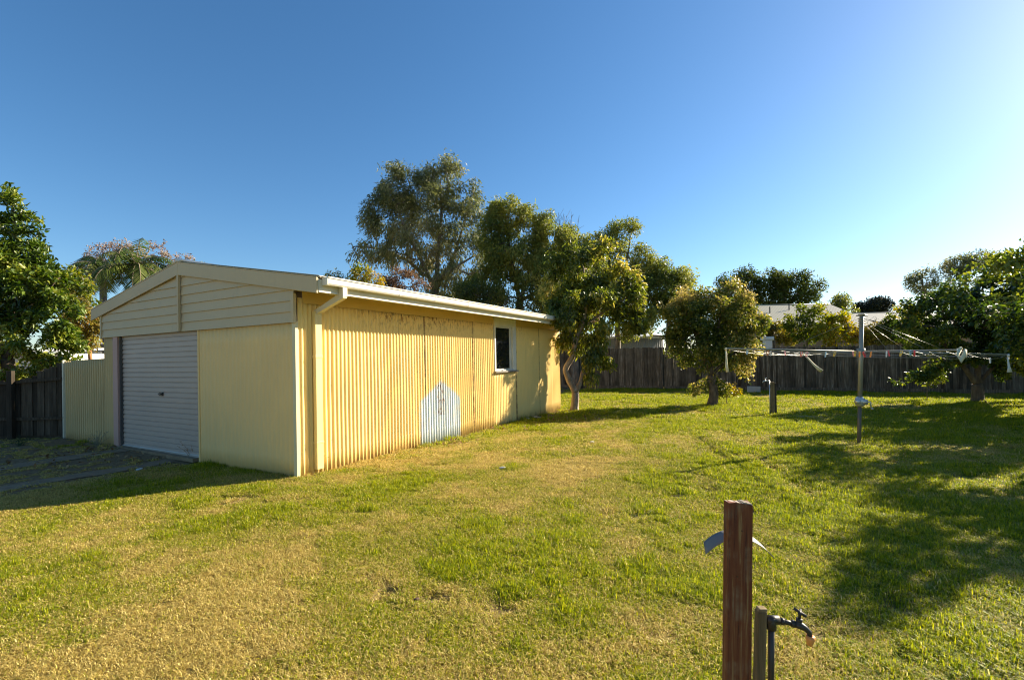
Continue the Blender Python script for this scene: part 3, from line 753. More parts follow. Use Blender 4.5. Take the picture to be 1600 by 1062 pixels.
lob = lobe_px([(740, 465, 50, 30, 1), (790, 475, 50, 30, 1), (840, 480, 44, 30, .9)], 25.5, .8)
tree('shade_tree', 'dark understorey tree just above the garage gutter line', 'tree', stems, lob, LM_dark, 9000, .16, .06, ntip=90, step=.45, rc=.5, droop=.5, seed=16, twig=.016)
# small shrubs seen over the roof
def bush(label, px, Y, items, mat, n, L, W, seed, group=None, rc=.3, ntip=50, name='shrub', hi=False, droop=.3, step=.25, twig=.010):
    lob = lobe_px(items, Y, .8); c = lob[0][0]
    ft = foot(px, Y); return tree(name, label, 'shrub', [([ft, (ft[0], ft[1], max(.4, c[2] * .6)), (c[0], c[1], c[2] * .95)], (.05 + .01 * c[2]) if c[2] > 1.5 else .012, .03 if c[2] > 1.5 else .006)], lob, mat, n, L, W, ntip=ntip, step=step, rc=rc, droop=droop, seed=seed, group=group, hi=hi, twig=twig)
bush('dusky reddish shrub peeping over the garage roof', 625, 22, [(630, 438, 36, 18, 1), (610, 445, 30, 14, .7), (655, 448, 20, 14, .5)], LM_rust, 2600, .12, .05, 21, rc=.25)
bush('yellow green shrub peeping over the roof beside the gutter end', 565, 20, [(563, 432, 20, 22, 1), (585, 440, 20, 14, .7), (556, 424, 9, 14, .4)], LM_hedge, 1700, .12, .05, 22, rc=.22)
bush('small dark shrub top seen right above the gutter end', 525, 24, [(520, 432, 13, 11, 1), (535, 436, 12, 9, .8)], LM_dark, 700, .12, .05, 23, rc=.2, ntip=30)
bush('low leafy tuft just above the middle of the roof ridge', 310, 30, [(309, 412, 12, 5, 1), (300, 413, 8, 4, .7)], LM_gum2, 260, .12, .05, 24, rc=.12, ntip=24)

# --- fruit tree next to the garage
Y1 = gnd(897, 643).y
f0 = gnd(897, 642); fk1 = P3(899, 612, Y1)
stems = [([tuple(f0), fk1], .125, .10),
         ([fk1, P3(889, 596, Y1), P3(882, 578, Y1), P3(893, 560, Y1), P3(897, 540, Y1), P3(905, 515, Y1), P3(915, 490, Y1)], .10, .06),
         ([fk1, P3(907, 596, Y1), P3(911, 580, Y1 + .1), P3(920, 560, Y1 + .2)], .075, .035),
         ([P3(897, 540, Y1), P3(890, 515, Y1 - .2), P3(885, 490, Y1 - .3)], .05, .03),
         ([P3(905, 515, Y1), P3(925, 500, Y1 + .3), P3(955, 480, Y1 + .4), P3(985, 462, Y1 + .5)], .05, .02),
         ([P3(915, 490, Y1), P3(915, 450, Y1), P3(910, 410, Y1)], .045, .02)]
lob = lobe_px([(895, 425, 42, 46, .9), (930, 405, 40, 38, .8), (960, 440, 42, 40, 1), (990, 475, 28, 36, 1.2), (1003, 495, 16, 22, .6), (975, 505, 30, 18, .6), (985, 440, 22, 22, .5), (960, 535, 22, 12, .35), (920, 470, 50, 36, 1), (880, 480, 28, 36, .8), (945, 500, 50, 22, .7), (905, 525, 36, 16, .5), (928, 566, 18, 14, .5, -.4), (945, 584, 14, 12, .4, .1), (950, 562, 12, 9, .3, .3), (912, 582, 14, 14, .5, -.2), (900, 562, 22, 16, .5, .4), (915, 548, 26, 10, .5), (885, 600, 11, 14, .35, -.3), (930, 598, 18, 12, .5), (955, 575, 16, 14, .5), (885, 496, 18, 14, .7, -1.2), (868, 500, 12, 10, .4, -1.0), (925, 540, 30, 14, .8), (1000, 500, 20, 18, .4), (880, 540, 16, 14, .2), (905, 380, 24, 16, .35), (885, 440, 30, 30, .4, -.8), (925, 470, 40, 30, .4, -1.0), (905, 470, 36, 44, 1.0, 1.2), (900, 530, 22, 20, .9, 1.2), (890, 425, 26, 30, .6, 1.5), (905, 500, 26, 30, .7, 1.9), (930, 570, 22, 16, .3, -.8), (863, 445, 18, 36, .6), (870, 490, 16, 16, .5), (1000, 510, 20, 14, .4), (1000, 440, 16, 20, .3, .6)], Y1, .95)
tree('fruit_tree', 'fruit tree with forked pale trunk at the far corner of the garage', 'tree', stems, lob, LM_t1, 21000, .125, .045, ntip=210, step=.16, rc=.25, droop=.7, seed=31, barkm=BARK_PALE, twig=.0075, hi=True, tint_n=1.2)

# --- autumn tree
f0 = gnd(1113, 634); Y2 = f0.y; fk2 = P3(1112, 586, Y2)
stems = [([tuple(f0), P3(1115, 610, Y2), fk2], .15, .12), ([fk2, P3(1103, 565, Y2), P3(1090, 535, Y2), P3(1080, 500, Y2)], .08, .03),
         ([fk2, P3(1114, 560, Y2), P3(1122, 520, Y2), P3(1128, 480, Y2)], .08, .03), ([fk2, P3(1128, 570, Y2), P3(1150, 550, Y2), P3(1165, 530, Y2)], .06, .025)]
lob = lobe_px([(1070, 500, 36, 42, 1), (1110, 490, 44, 40, 1.1), (1155, 500, 38, 40, 1), (1085, 545, 42, 32, .9), (1130, 545, 46, 30, .9), (1170, 530, 28, 30, .7), (1155, 462, 22, 26, .6), (1150, 445, 10, 16, .2), (1068, 460, 20, 22, .45), (1120, 455, 18, 16, .3), (1095, 470, 20, 18, .3), (1160, 575, 26, 18, .4), (1135, 605, 16, 10, .14), (1088, 600, 12, 14, .14), (1190, 505, 12, 14, .3), (1150, 440, 7, 14, .15), (1066, 448, 8, 14, .15), (1040, 478, 12, 12, .2), (1178, 470, 9, 16, .2), (1100, 450, 8, 12, .15), (1050, 560, 16, 10, .2), (1188, 560, 14, 10, .2)], Y2, .95)
tree('ornamental_tree', 'round headed tree turning autumn gold behind the left arm of the clothes hoist', 'tree', stems, lob, LM_t2, 26000, .085, .055, ntip=300, step=.2, rc=.24, droop=.45, seed=32, barkm=BARK_BROWN, twig=.009, tint_n=.9, tb=.5)

# --- right hand tree in frame
f0 = gnd(1528, 629); Y3 = f0.y; fk3 = P3(1526, 600, Y3)
stems = [([tuple(f0), fk3], .16, .13), ([fk3, P3(1508, 575, Y3), P3(1480, 545, Y3), P3(1460, 510, Y3)], .08, .03), ([fk3, P3(1530, 560, Y3), P3(1540, 500, Y3), P3(1550, 450, Y3)], .09, .03), ([fk3, P3(1550, 575, Y3), P3(1585, 540, Y3)], .07, .03)]
lob = lobe_px([(1450, 505, 44, 46, 1), (1500, 480, 48, 46, 1.1), (1560, 470, 50, 50, 1.1), (1470, 545, 50, 30, .8), (1540, 540, 60, 36, 1), (1600, 500, 50, 60, 1), (1580, 425, 32, 36, .7), (1440, 470, 24, 20, .4), (1555, 410, 16, 20, .25), (1600, 570, 50, 30, .6), (1420, 530, 24, 24, .4), (1500, 590, 40, 16, .25), (1440, 590, 22, 12, .12)], Y3, 1.0)
tree('lemon_tree', 'dense glossy tree on the right in front of the back fence', 'tree', stems, lob, LM_rt, 34000, .095, .058, ntip=280, step=.22, rc=.2, droop=.4, seed=33, barkm=BARK_BROWN, twig=.01, tint_n=.9)

# trees beyond the right edge (they throw the shade on the lawn)
sd = Vector((math.sin(SUN_AZ), math.cos(SUN_AZ), 0)); sn = Vector((-sd.y, sd.x, 0))
def en(e_, n_): p = sd * e_ + sn * n_; return p
for i, (e_, n_, h, r, seed, lab) in enumerate([
        (15.7, 3.9, 4.5, 2.0, 41, 'leafy tree just past the right edge of the lawn, second from the back'),
        (12.0, .75, 4.9, 2.0, 42, 'leafy tree furthest forward past the right edge of the lawn'),
        (13.7, 2.5, 4.0, 1.7, 44, 'leafy tree between two others past the right edge of the lawn'),
        (18.4, 4.5, 4.2, 1.5, 43, 'leafy tree at the right edge nearest the glossy tree')]):
    p = en(e_, n_); bz = (p.x, p.y, 0); fk_ = (p.x + .1, p.y, 1.2)
    lb = [((p.x, p.y, h - r * .75), (r, r, r * .7), 1), ((p.x - r*.5, p.y - r*.4, h - r * 1.1), (r * .7, r*.7, r * .5), .7), ((p.x + r*.5, p.y + r*.4, h - r), (r * .7, r*.7, r * .55), .7), ((p.x + .1, p.y + r * .3, h - r * 1.6), (r*.8, r*.8, r * .45), .5)]
    tree('shade_tree', lab, 'tree', [([bz, fk_], .15, .12), ([fk_, (p.x - r*.3, p.y, h - r)], .08, .03), ([fk_, (p.x + r*.3, p.y + .2, h - r)], .08, .03)], lb, LM_rt, 9500, .125, .07, ntip=100, step=.3, rc=.30, droop=.4, seed=seed, barkm=BARK_BROWN, twig=.011)

# --- airy trees upper right
Yk = 32
stems = [([foot(1455, Yk), P3(1452, 500, Yk)], .2, .12), ([P3(1452, 500, Yk), P3(1445, 460, Yk), P3(1440, 435, Yk)], .1, .03)]
lob = lobe_px([(1440, 440, 22, 18, 1), (1425, 435, 16, 12, .6), (1455, 455, 22, 16, .7), (1455, 425, 14, 8, .3)], Yk, .9)
tree('gum_tree', 'small airy grey tree top against the sky, right of the cypress', 'tree', stems, lob, LM_gum, 2600, .18, .06, ntip=80, step=.4, rc=.35, droop=.4, seed=51, twig=.02)
stems = [([foot(1520, Yk), P3(1518, 490, Yk)], .24, .15), ([P3(1518, 490, Yk), P3(1510, 450, Yk), P3(1505, 415, Yk)], .12, .03), ([P3(1518, 490, Yk), P3(1530, 450, Yk), P3(1540, 415, Yk)], .12, .03)]
lob = lobe_px([(1505, 415, 30, 20, 1), (1535, 408, 30, 16, .9), (1485, 425, 18, 14, .5), (1555, 412, 18, 14, .5), (1520, 440, 40, 14, .5)], Yk, .9)
tree('gum_tree', 'wide airy grey tree top against the sky above the glossy tree', 'tree', stems, lob, LM_gum, 5500, .18, .06, ntip=120, step=.45, rc=.4, droop=.4, seed=52, twig=.022)

# --- far trees behind the houses
Yf = 60
stems = [([foot(1160, Yf), P3(1160, 470, Yf)], .5, .3), ([P3(1160, 470, Yf), P3(1155, 435, Yf)], .2, .08)]
lob = lobe_px([(1150, 440, 28, 26, 1), (1125, 462, 20, 20, .6), (1175, 450, 22, 28, .8), (1155, 470, 40, 16, .6)], Yf, .9)
tree('far_tree', 'dark tree behind the left end of the neighbouring roof', 'tree', stems, lob, LM_far, 6500, .36, .15, ntip=110, step=1.0, rc=.9, droop=.2, seed=61, twig=.05, up=.8)
stems = [([foot(1230, Yf), P3(1230, 475, Yf)], .6, .4), ([P3(1230, 475, Yf), P3(1210, 445, Yf)], .25, .08), ([P3(1230, 475, Yf), P3(1255, 450, Yf)], .25, .08)]
lob = lobe_px([(1205, 445, 30, 24, 1), (1235, 440, 34, 20, 1), (1268, 452, 26, 18, .8), (1225, 468, 50, 16, 1), (1280, 465, 20, 14, .5)], Yf, .9)
tree('far_tree', 'wide dark crowned tree rising behind the middle of the neighbouring roof', 'tree', stems, lob, LM_far, 11000, .36, .15, ntip=150, step=1.0, rc=.9, droop=.2, seed=62, twig=.05, up=.8)
stems = [([foot(1315, 50), P3(1315, 485, 50)], .3, .2)]
lob = lobe_px([(1312, 475, 14, 16, 1), (1325, 484, 16, 10, .8), (1302, 484, 12, 10, .6)], 50, .9)
tree('far_tree', 'lighter green young tree between the two house roofs', 'tree', stems, lob, LM_gum2, 2600, .26, .10, ntip=60, step=.8, rc=.55, droop=.2, seed=63, twig=.035)
stems = [([foot(1362, Yf), P3(1362, 488, Yf)], .4, .3)]
lob = lobe_px([(1360, 482, 30, 12, 1), (1375, 475, 18, 10, .8), (1348, 484, 16, 9, .6), (1388, 484, 10, 12, .4)], Yf, 1)
tree('cypress', 'low rounded nearly black cypress clump above the second roof', 'tree', stems, lob, leafmat('cypress', [(.014, .018, .012), (.03, .035, .018)], .1, .7), 7000, .25, .14, ntip=110, step=.9, rc=.6, droop=-.1, seed=64, twig=.04, up=.9)

# --- shrubs along and above the back fence
hed = [(1215, 519, 28, 17, 25.0, 'low yellowing shrub above the fence left of the bigger sapling', 71),
       (1262, 505, 34, 32, 24.0, 'bright green shrub over the fence in front of the first roof', 72),
       (1305, 515, 34, 30, 23.0, 'yellow green shrub over the fence left of the hoist pole', 73),
       (1372, 525, 28, 22, 22.5, 'orange tinged shrub over the fence right of the hoist pole', 74),
       (1412, 510, 34, 34, 22.0, 'yellow green shrub over the fence beside the glossy tree', 75)]
for px, py, w, h, Y, lab, sd_ in hed:
    it = [(px, py, w, h, 1), (px - w*.5, py + 8, w*.6, h*.6, .5), (px + w*.5, py + 8, w*.6, h*.6, .5)]
    if sd_ == 72: it += [(1280, 480, 14, 12, .3), (1255, 490, 12, 12, .2)]
    bush(lab, px, Y, it, LM_orange if sd_ in (71, 74) else LM_hedge, 3400 if sd_ != 71 else 2600, .15, .075, sd_, 'shrubs over the back fence', rc=.26, ntip=70, step=.3)
bush('wispy low twigs hanging in front of the back fence under the glossy tree', 1448, Y3 + .9, [(1452, 590, 24, 12, 1), (1420, 596, 24, 7, .5), (1478, 585, 14, 14, .4)], LM_rt, 420, .10, .05, 77, rc=.14, ntip=30, step=.15, twig=.006)
bush('low leafy shoots at the foot of the autumn tree', 1135, Y2 + .3, [(1140, 610, 22, 10, 1), (1128, 618, 12, 6, .5)], LM_hedge, 420, .08, .05, 78, rc=.1, ntip=24, step=.12, twig=.005)

# --- left side: big glossy tree
Yl = 10.9
f0 = foot(10, Yl)
stems = [([f0, P3(10, 620, Yl), P3(12, 560, Yl)], .16, .12), ([P3(12, 560, Yl), P3(20, 480, Yl), P3(25, 400, Yl), P3(20, 320, Yl)], .09, .02), ([P3(12, 560, Yl), P3(50, 510, Yl), P3(80, 450, Yl)], .07, .02), ([P3(12, 560, Yl), P3(-40, 480, Yl), P3(-50, 400, Yl)], .08, .02)]
lob = lobe_px([(15, 400, 50, 50, 1.1), (60, 440, 46, 46, 1.1), (20, 480, 60, 44, 1.2), (90, 500, 36, 44, .9), (60, 530, 60, 30, .9), (-40, 450, 60, 70, 1), (10, 340, 38, 34, .6), (22, 300, 14, 24, .25), (-10, 300, 16, 22, .25), (55, 375, 24, 26, .3), (70, 350, 10, 16, .1), (10, 560, 60, 24, .7), (-20, 600, 50, 20, .6), (30, 590, 50, 18, .5), (95, 560, 34, 24, .5), (110, 540, 26, 24, .6), (85, 405, 16, 14, .2), (60, 580, 50, 16, .3), (118, 500, 16, 26, .3), (45, 330, 10, 26, .12), (35, 305, 8, 24, .1)], Yl, .95)
tree('broadleaf_tree', 'big glossy broadleaf tree overhanging the left side fence', 'tree', stems, lob, LM_left, 24000, .125, .048, ntip=400, step=.16, rc=.15, droop=.05, seed=81, barkm=BARK_BROWN, twig=.006, hi=True, up=.6, tint_n=1.1)
# orange bush with orange trunk
Yo = 14
stems = [([foot(146, Yo), P3(140, 545, Yo), P3(134, 515, Yo)], .06, .04)]
lob = lobe_px([(128, 498, 26, 28, 1), (145, 515, 18, 24, .8), (112, 480, 24, 20, .7), (135, 535, 18, 14, .3)], Yo, .9)
tree('bougainvillea', 'orange brown shrub between the left tree and the garage gable', 'shrub', stems, lob, LM_orange, 3600, .10, .05, ntip=90, step=.2, rc=.2, seed=82, barkm=bark('orange bark', [(.16, .06, .02), (.34, .14, .05), (.5, .25, .1)]), twig=.008)
lob = lobe_px([(118, 440, 20, 26, 1), (100, 455, 26, 30, .9), (132, 465, 18, 20, .6)], 15, .9)
tree('shrub', 'yellow green shrub top between the left tree and the palm', 'shrub', [([foot(110, 15), P3(112, 500, 15), P3(114, 460, 15)], .07, .03)], lob, LM_hedge, 2600, .12, .06, ntip=70, step=.25, rc=.22, seed=83, twig=.009)

# pinkish half bare tree far behind
Yp = 34
stems = [([foot(225, Yp), P3(222, 450, Yp)], .3, .2), ([P3(222, 450, Yp), P3(195, 420, Yp), P3(165, 395, Yp)], .13, .04), ([P3(222, 450, Yp), P3(222, 410, Yp), P3(200, 385, Yp)], .13, .04), ([P3(222, 450, Yp), P3(250, 420, Yp), P3(275, 410, Yp)], .12, .04)]
lob = lobe_px([(160, 395, 32, 20, 1), (200, 390, 32, 16, 1), (240, 390, 26, 14, .8), (275, 402, 26, 14, .7), (180, 415, 40, 22, .8), (250, 415, 30, 16, .6), (140, 420, 24, 22, .5)], Yp, .9)
tree('jacaranda', 'half bare tree with pinkish seed clusters behind the palm', 'tree', stems, lob, LM_pinkb, 3600, .17, .08, ntip=190, step=.5, rc=.3, seed=84, barkm=BARK_PALE, twig=.020, leaf_all=False, bend=.35)

# palm
def palm(px, py, Y, nf, seed, label, lf=1.0):
    cpt = at(px, py, Y); T = thing('palm_tree', label, 'tree', (cpt.x, Y, 0))
    MB().tube([(0, 0, 0), (.05, 0, cpt.z * .5), (0, 0, cpt.z)], [.2, .16, .13], 10).build('trunk', BARK_GREY, T, True)
    rng = np.random.default_rng(seed); P = []; A = []; W_ = []; stm = MB()
    V = []; Fc = []; tint = []
    for k in range(nf):
        az = rng.uniform(0, 2*math.pi); el = rng.uniform(-.2, 1.25); Lf = rng.uniform(1.7, 2.5) * lf; d = np.array([math.cos(az), math.sin(az), 0])
        pts = []; p = np.array([0, 0, cpt.z]); e_ = el
        for q in range(14):
            pts.append(p.copy()); p = p + (d * math.cos(e_) + np.array([0, 0, math.sin(e_)])) * Lf / 13; e_ -= .085 + .08 * q / 13 * 2
        stm.tube([tuple(x) for x in pts], [.025 * (1 - q / 16) for q in range(14)], 4, False)
        sd_ = np.array([-d[1], d[0], 0]); tt = rng.uniform(0, 1)
        for q in range(1, 14):
            for sgn in (-1, 1):
                for u in (0, .5):
                    b0 = pts[q-1] + (pts[q] - pts[q-1]) * u; ll = .62 * math.sin(math.pi * (q + u) / 14.5) ** .6; dr = (pts[q] - pts[q-1]); dr /= np.linalg.norm(dr)
                    tip = b0 + sd_ * sgn * ll * .72 + dr * ll * .35 + np.array([0, 0, -ll * rng.uniform(.35, .75)])
                    n = len(V); md_ = (b0 + tip) / 2; V += [b0 - dr * .022, b0 + dr * .022, md_ + dr * .026 , tip, md_ - dr * .026]; Fc.append((n, n+1, n+2, n+3, n+4)); tint += [min(1, max(0, tt + rng.normal(0, .15)))] * 5
    me = bpy.data.meshes.new('crown'); me.from_pydata([tuple(x) for x in V], [], Fc)
    a = me.attributes.new('tint', 'FLOAT', 'POINT'); a.data.foreach_set('value', np.array(tint, dtype=np.float32))
    cr_ = link('crown', me, LM_palm, T); stm.build('frond_stalks', BARK_PALE, T)
palm(213, 416, 22, 30, 9, 'feathery palm with the rounder crown, rising behind the left roof slope')
palm(160, 416, 23, 20, 10, 'feathery palm further left, its fronds mixing with the half bare tree', .8)

# ------------------------------------------------------------------ neighbouring buildings
M_tin = paint('pale green grey roof sheet', (.31, .29, .205), .5, .25, (.2, .19, .15))
M_brick = paint('brown brick wall', (.28, .16, .10), .85, .4)
def house(name, label, px0, px1, py_ridge0, py_ridge1, py_eave, Yr, Ye, wallmat, roofm, rake=8):
    a, b = at(px0, py_ridge0, Yr), at(px1, py_ridge1, Yr); zr = (a.z + b.z) / 2
    e0 = at(px0, py_eave, Ye); ze = e0.z; xb = at(px1 + rake, py_eave, Ye).x
    T = thing(name, label, 'house', (a.x, Ye, 0)); o = Vector((a.x, Ye, 0)); W_ = b.x - a.x; D = Yr - Ye
    n = int(W_ / .2 * 4); rows = [[], []]; mb = MB()
    for i in range(n + 1):
        x = W_ * i / n; h = .004 * max(-1, min(1, 2 * math.sin(2 * math.pi * x / .2)))
        rows[0].append((x, -.4, ze + h)); rows[1].append((x, D, zr + h))
    mb.grid(rows); mb.build('roof', roofm, T, solid=.01)
    MB().grid([[(0, 2 * D + .4, ze), (W_, 2 * D + .4, ze)], [(0, D, zr), (W_, D, zr)]]).build('roof', roofm, T, solid=.01)
    MB().tube([(-.05, D, zr + .0), (W_ + .05, D, zr + .0)], .06, 8).build('ridge_cap', roofm, T, True)
    w = MB(); w.box(.2, W_ - .2, 0, 2 * D, 0, ze - .05); n = len(w.v)
    w.v += [(W_ - .2, 0, ze - .05), (W_ - .2, 2 * D, ze - .05), (W_ - .2, D, zr - .1), (.2, 0, ze - .05), (.2, 2 * D, ze - .05), (.2, D, zr - .1)]; w.f += [(n, n+1, n+2), (n+3, n+5, n+4)]
    w.build('wall', wallmat, T)
    MB().box(0, W_, -.50, -.40, ze - .16, ze - .02).build('gutter', paint('brown gutter', (.10, .08, .06), .5), T, bevel=.01)
    wn_ = MB()
    return T, W_, D, ze, zr
H1 = house('neighbour_house', 'house with tall pale sheet roof beyond the back fence', 1160, 1296, 478, 474.5, 515, 36, 31, M_brick, M_tin)
for px, py in ((1233, 487), (1203, 492)):
    t_ = 5 * (515 - py) / 38 + 31; q = at(px, py, t_) - Vector((H1[0].location.x, H1[0].location.y, 0))
    zz = H1[3] + (H1[4] - H1[3]) * (q.y + .4) / (H1[2] + .4)
    MB().tube([(q.x, q.y, zz - .1), (q.x, q.y, zz + .45)], .04, 8).build('vent_pipe', M_black, H1[0])
house('neighbour_house', 'house with lower pale roof to the right of the hoist pole, beyond the fence', 1318, 1450, 491, 486, 514, 42, 36, M_brick, paint('grey sheet roof', (.31, .29, .22), .5, .2))
# grey metal shed behind fence
a = at(890, 527, 27); b = at(1036, 527, 27); 
T = thing('metal_shed', 'long pale grey metal shed wall just behind the taller fence stretch', 'shed', (a.x, 27, 0), 0)
W_ = b.x - a.x; n = int(W_ / .1 * 6); rows = [[], []]; zt_ = a.z
for i in range(n + 1):
    x = W_ * i / n; h = .01 * math.sin(2 * math.pi * x / .1); rows[0].append((x, h, 0)); rows[1].append((x, h, zt_ - .12))
MB().grid(rows).build('wall', paint('pale grey metal', (.30, .30, .28), .5, .15), T, True, solid=.004)
MB().box(-.1, W_ + .1, -.12, -.02, zt_ - .12, zt_).build('gutter', paint('light gutter', (.6, .6, .6), .4), T, bevel=.01)
MB().prism([(0, -.02, zt_), (0, 3, zt_ + .35), (0, 3, zt_ + .33), (0, -.02, zt_ - .02)], (-.1, 0, 0), (W_ + .1, 0, 0)).build('roof', M_roof, T)
MB().box(0, W_, 2.9, 3, 0, zt_ + .2).build('rear_wall', M_roof, T)
a = at(866, 527.5, 25.5); b = at(884.5, 527, 25.5)
T = thing('water_tank', 'white box like tank visible between garage corner and fruit tree', 'tank', (a.x, 25.5, 0))
MB().box(0, b.x - a.x, 0, 1.2, 0, a.z - .06).build('body', paint('bright white', (.85, .84, .80), .5, .05), T, bevel=.02)
MB().box(-.03, b.x - a.x + .03, -.03, 1.23, a.z - .058, a.z).build('lid', paint('bright white lid', (.8, .8, .76), .5, .05), T, bevel=.01)
# meter box / chimney top above the fence
a = at(1194, 526, 22.5); b = at(1209, 545, 22.5)
T = thing('flue', 'grey square flue poking above the fence behind the autumn tree', 'chimney', (a.x, 22.5, 0))
w_ = b.x - a.x
MB().box(.08, w_ - .06, 0, .3, 0, a.z - .05).build('shaft', M_gal, T, bevel=.01)
MB().box(0, w_, -.06, .36, a.z - .17, a.z).build('cap', M_gal, T, bevel=.02)

# sheds at the far left
def shed(label, px0, px1, pyt, Y, D, wm, rm, slope=.25, openings=True):
    a = at(px0, pyt, Y); b = at(px1, pyt, Y); T = thing('neighbour_shed', label, 'shed', (a.x, Y, 0)); W_ = b.x - a.x; z = a.z
    MB().box(0, W_, 0, D, 0, z - .25).build('wall', wm, T)
    n = int(W_ / .1 * 4); rows = [[], []]
    for i in range(n + 1):
        x = -.1 + (W_ + .2) * i / n; h = .01 * math.sin(2 * math.pi * x / .1); rows[0].append((x, -.25, z - .22 + h)); rows[1].append((x, D, z + h))
    MB().grid(rows).build('roof', rm, T, True, solid=.006)
    if openings: 
        w = MB().box(W_ * .15, W_ * .15 + .06, -.02, -.002, .9, z - .5); w.box(W_ * .45, W_ * .45 + .06, -.02, -.002, .9, z - .5); w.box(W_*.15 + .06, W_*.45, -.02, -.002, z - .56, z - .5); w.box(W_*.15 + .06, W_*.45, -.02, -.002, .9, .96)
        f = w.build('window', M_white, T)
        MB().box(W_*.15 + .06, W_*.45, -.012, -.003, .96, z - .56).build('pane', glm.m, f)
    return T
shed('white roofed lattice shed seen just left of the garage corner', 122, 200, 529, 18, 3, paint('dark shed wall', (.10, .10, .09), .7), M_roof)
shed('pale sunlit neighbour shed glimpsed through the big left tree', -60, 92, 542, 14.5, 3, paint('pale render', (.75, .72, .64), .7), paint('pale roof', (.72, .70, .64), .5), openings=False)

# ------------------------------------------------------------------ CLOTHES HOIST
hb_ = gnd(1342, 693); LEAN = math.radians(2.6)
HT = thing('rotary_clothes_hoist', 'silver rotary clothes hoist standing on the lawn', 'clothes line', (hb_.x, hb_.y, 0), rot=(0, LEAN, 0))
HT['label'] = 'silver rotary clothes hoist standing slightly tilted on the lawn'
Rh = Matrix.Rotation(LEAN, 4, 'Y')
M_pole = paint('dull galvanised pole', (.34, .33, .27), .45, .3, (.2, .17, .12), metal=.45)
M_pole2 = paint('dark lower pole', (.13, .11, .09), .6, .3, metal=.2)
M_wire = paint('galvanised wire', (.24, .24, .22), .35, .1, metal=.5)
ztop_h = 2.20; zarm = 1.58; zbox = .74
MB().tube([(0, 0, -.1), (0, 0, zbox)], .029, 14).build('lower_pole', M_pole2, HT, True)
MB().tube([(0, 0, zbox - .02), (0, 0, ztop_h)], .034, 14).build('upper_pole', M_pole, HT, True)
capm = MB(); capm.tube([(0, 0, ztop_h), (0, 0, ztop_h + .02)], .055, 12); capm.tube([(-.09, 0, ztop_h - .01), (.09, 0, ztop_h + .0)], .012, 6)
for z_ in (.06, .10, .14, .18): capm.tube([(0, 0, ztop_h - z_ - .008), (0, 0, ztop_h - z_ + .008)], .052, 12)
capm.build('top_cap', M_pole, HT, True)
wb_ = MB(); wb_.tube([(0, 0, zbox - .10), (0, 0, zbox - .07), (0, 0, zbox + .03), (0, 0, zbox + .06)], [.045, .072, .075, .046], 16)
wb_.tube([(.0, -.02, zbox - .02), (.085, -.06, zbox - .02)], [.05, .045], 12); wb_.tube([(-.03, -.02, zbox - .01), (-.09, -.05, zbox - .03)], [.05, .04], 12)
wd = wb_.build('winder', paint('scratched aluminium', (.6, .6, .58), .3, .3, (.25, .2, .15), metal=.6), HT, True)
hd = MB(); hd.tube([(.08, -.065, zbox - .02), (.12, -.08, zbox - .02), (.13, -.09, zbox - .12)], .012, 8); hd.tube([(.13, -.09, zbox - .12), (.13, -.13, zbox - .13)], .016, 8); hd.build('handle', M_gal, wd, True)
PHI = math.radians(-9); RA = 2.19
adirs = [Vector((math.cos(PHI + k * math.pi / 2), math.sin(PHI + k * math.pi / 2), 0)) for k in range(4)]   # 0 right, 1 far, 2 left, 3 near
hub = MB().tube([(0, 0, zarm - .05), (0, 0, zarm + .05)], .062, 14).build('hub', M_pole, HT, True)
def armz(r): return zarm + (0.0)
tips = []
for k, d in enumerate(adirs):
    e_ = d * RA + Vector((0, 0, armz(1) - (.03 if k == 3 else 0))); tips.append(e_)
    am = MB(); am.tube([d * .05 + Vector((0, 0, zarm)), e_], .0125, 8); 
    o = am.build('arm', M_pole, HT, True)
    st_ = MB(); f = (.62, .55, .55, .7)[k]
    st_.tube([Vector((0, 0, ztop_h - .06)) + d * .05, d * RA * f + Vector((0, 0, zarm + .015))], .0022, 5); 
    if k in (0, 3): st_.tube([Vector((0, 0, ztop_h - .12)) + d * .05, d * RA * .33 + Vector((0, 0, zarm + .015))], .0018, 5)
    st_.build('stay_wire', M_wire, HT, True)
# line wires joining neighbouring arms
wires = {}
for lv, fr in enumerate((.985, .86, .73, .60, .47)):
    for k in range(4):
        a, b = adirs[k] * RA * fr + Vector((0, 0, zarm - .02)), adirs[(k+1) % 4] * RA * fr + Vector((0, 0, zarm - .02))
        sag = (.05, .035, .06, .02, .03)[lv] * (1.6 if k == 3 else 1)
        pts = [a.lerp(b, t / 12) + Vector((0, 0, -sag * 4 * (t / 12) * (1 - t / 12))) for t in range(13)]
        MB().tube(pts, .0028, 5).build('line_wire', M_wire, HT, True); wires[(lv, k)] = pts
def curl():
    mb = MB(); pts = []
    for i in range(40):
        t = i / 39; pts.append((.06 + .24 * t + .035 * math.cos(t * 11), .02 * math.sin(t * 9), ztop_h - .03 + .045 * math.sin(t * 15) - .06 * t))
    mb.tube(pts, .0022, 4); mb.build('loose_wire', M_wire, HT, True)
curl()
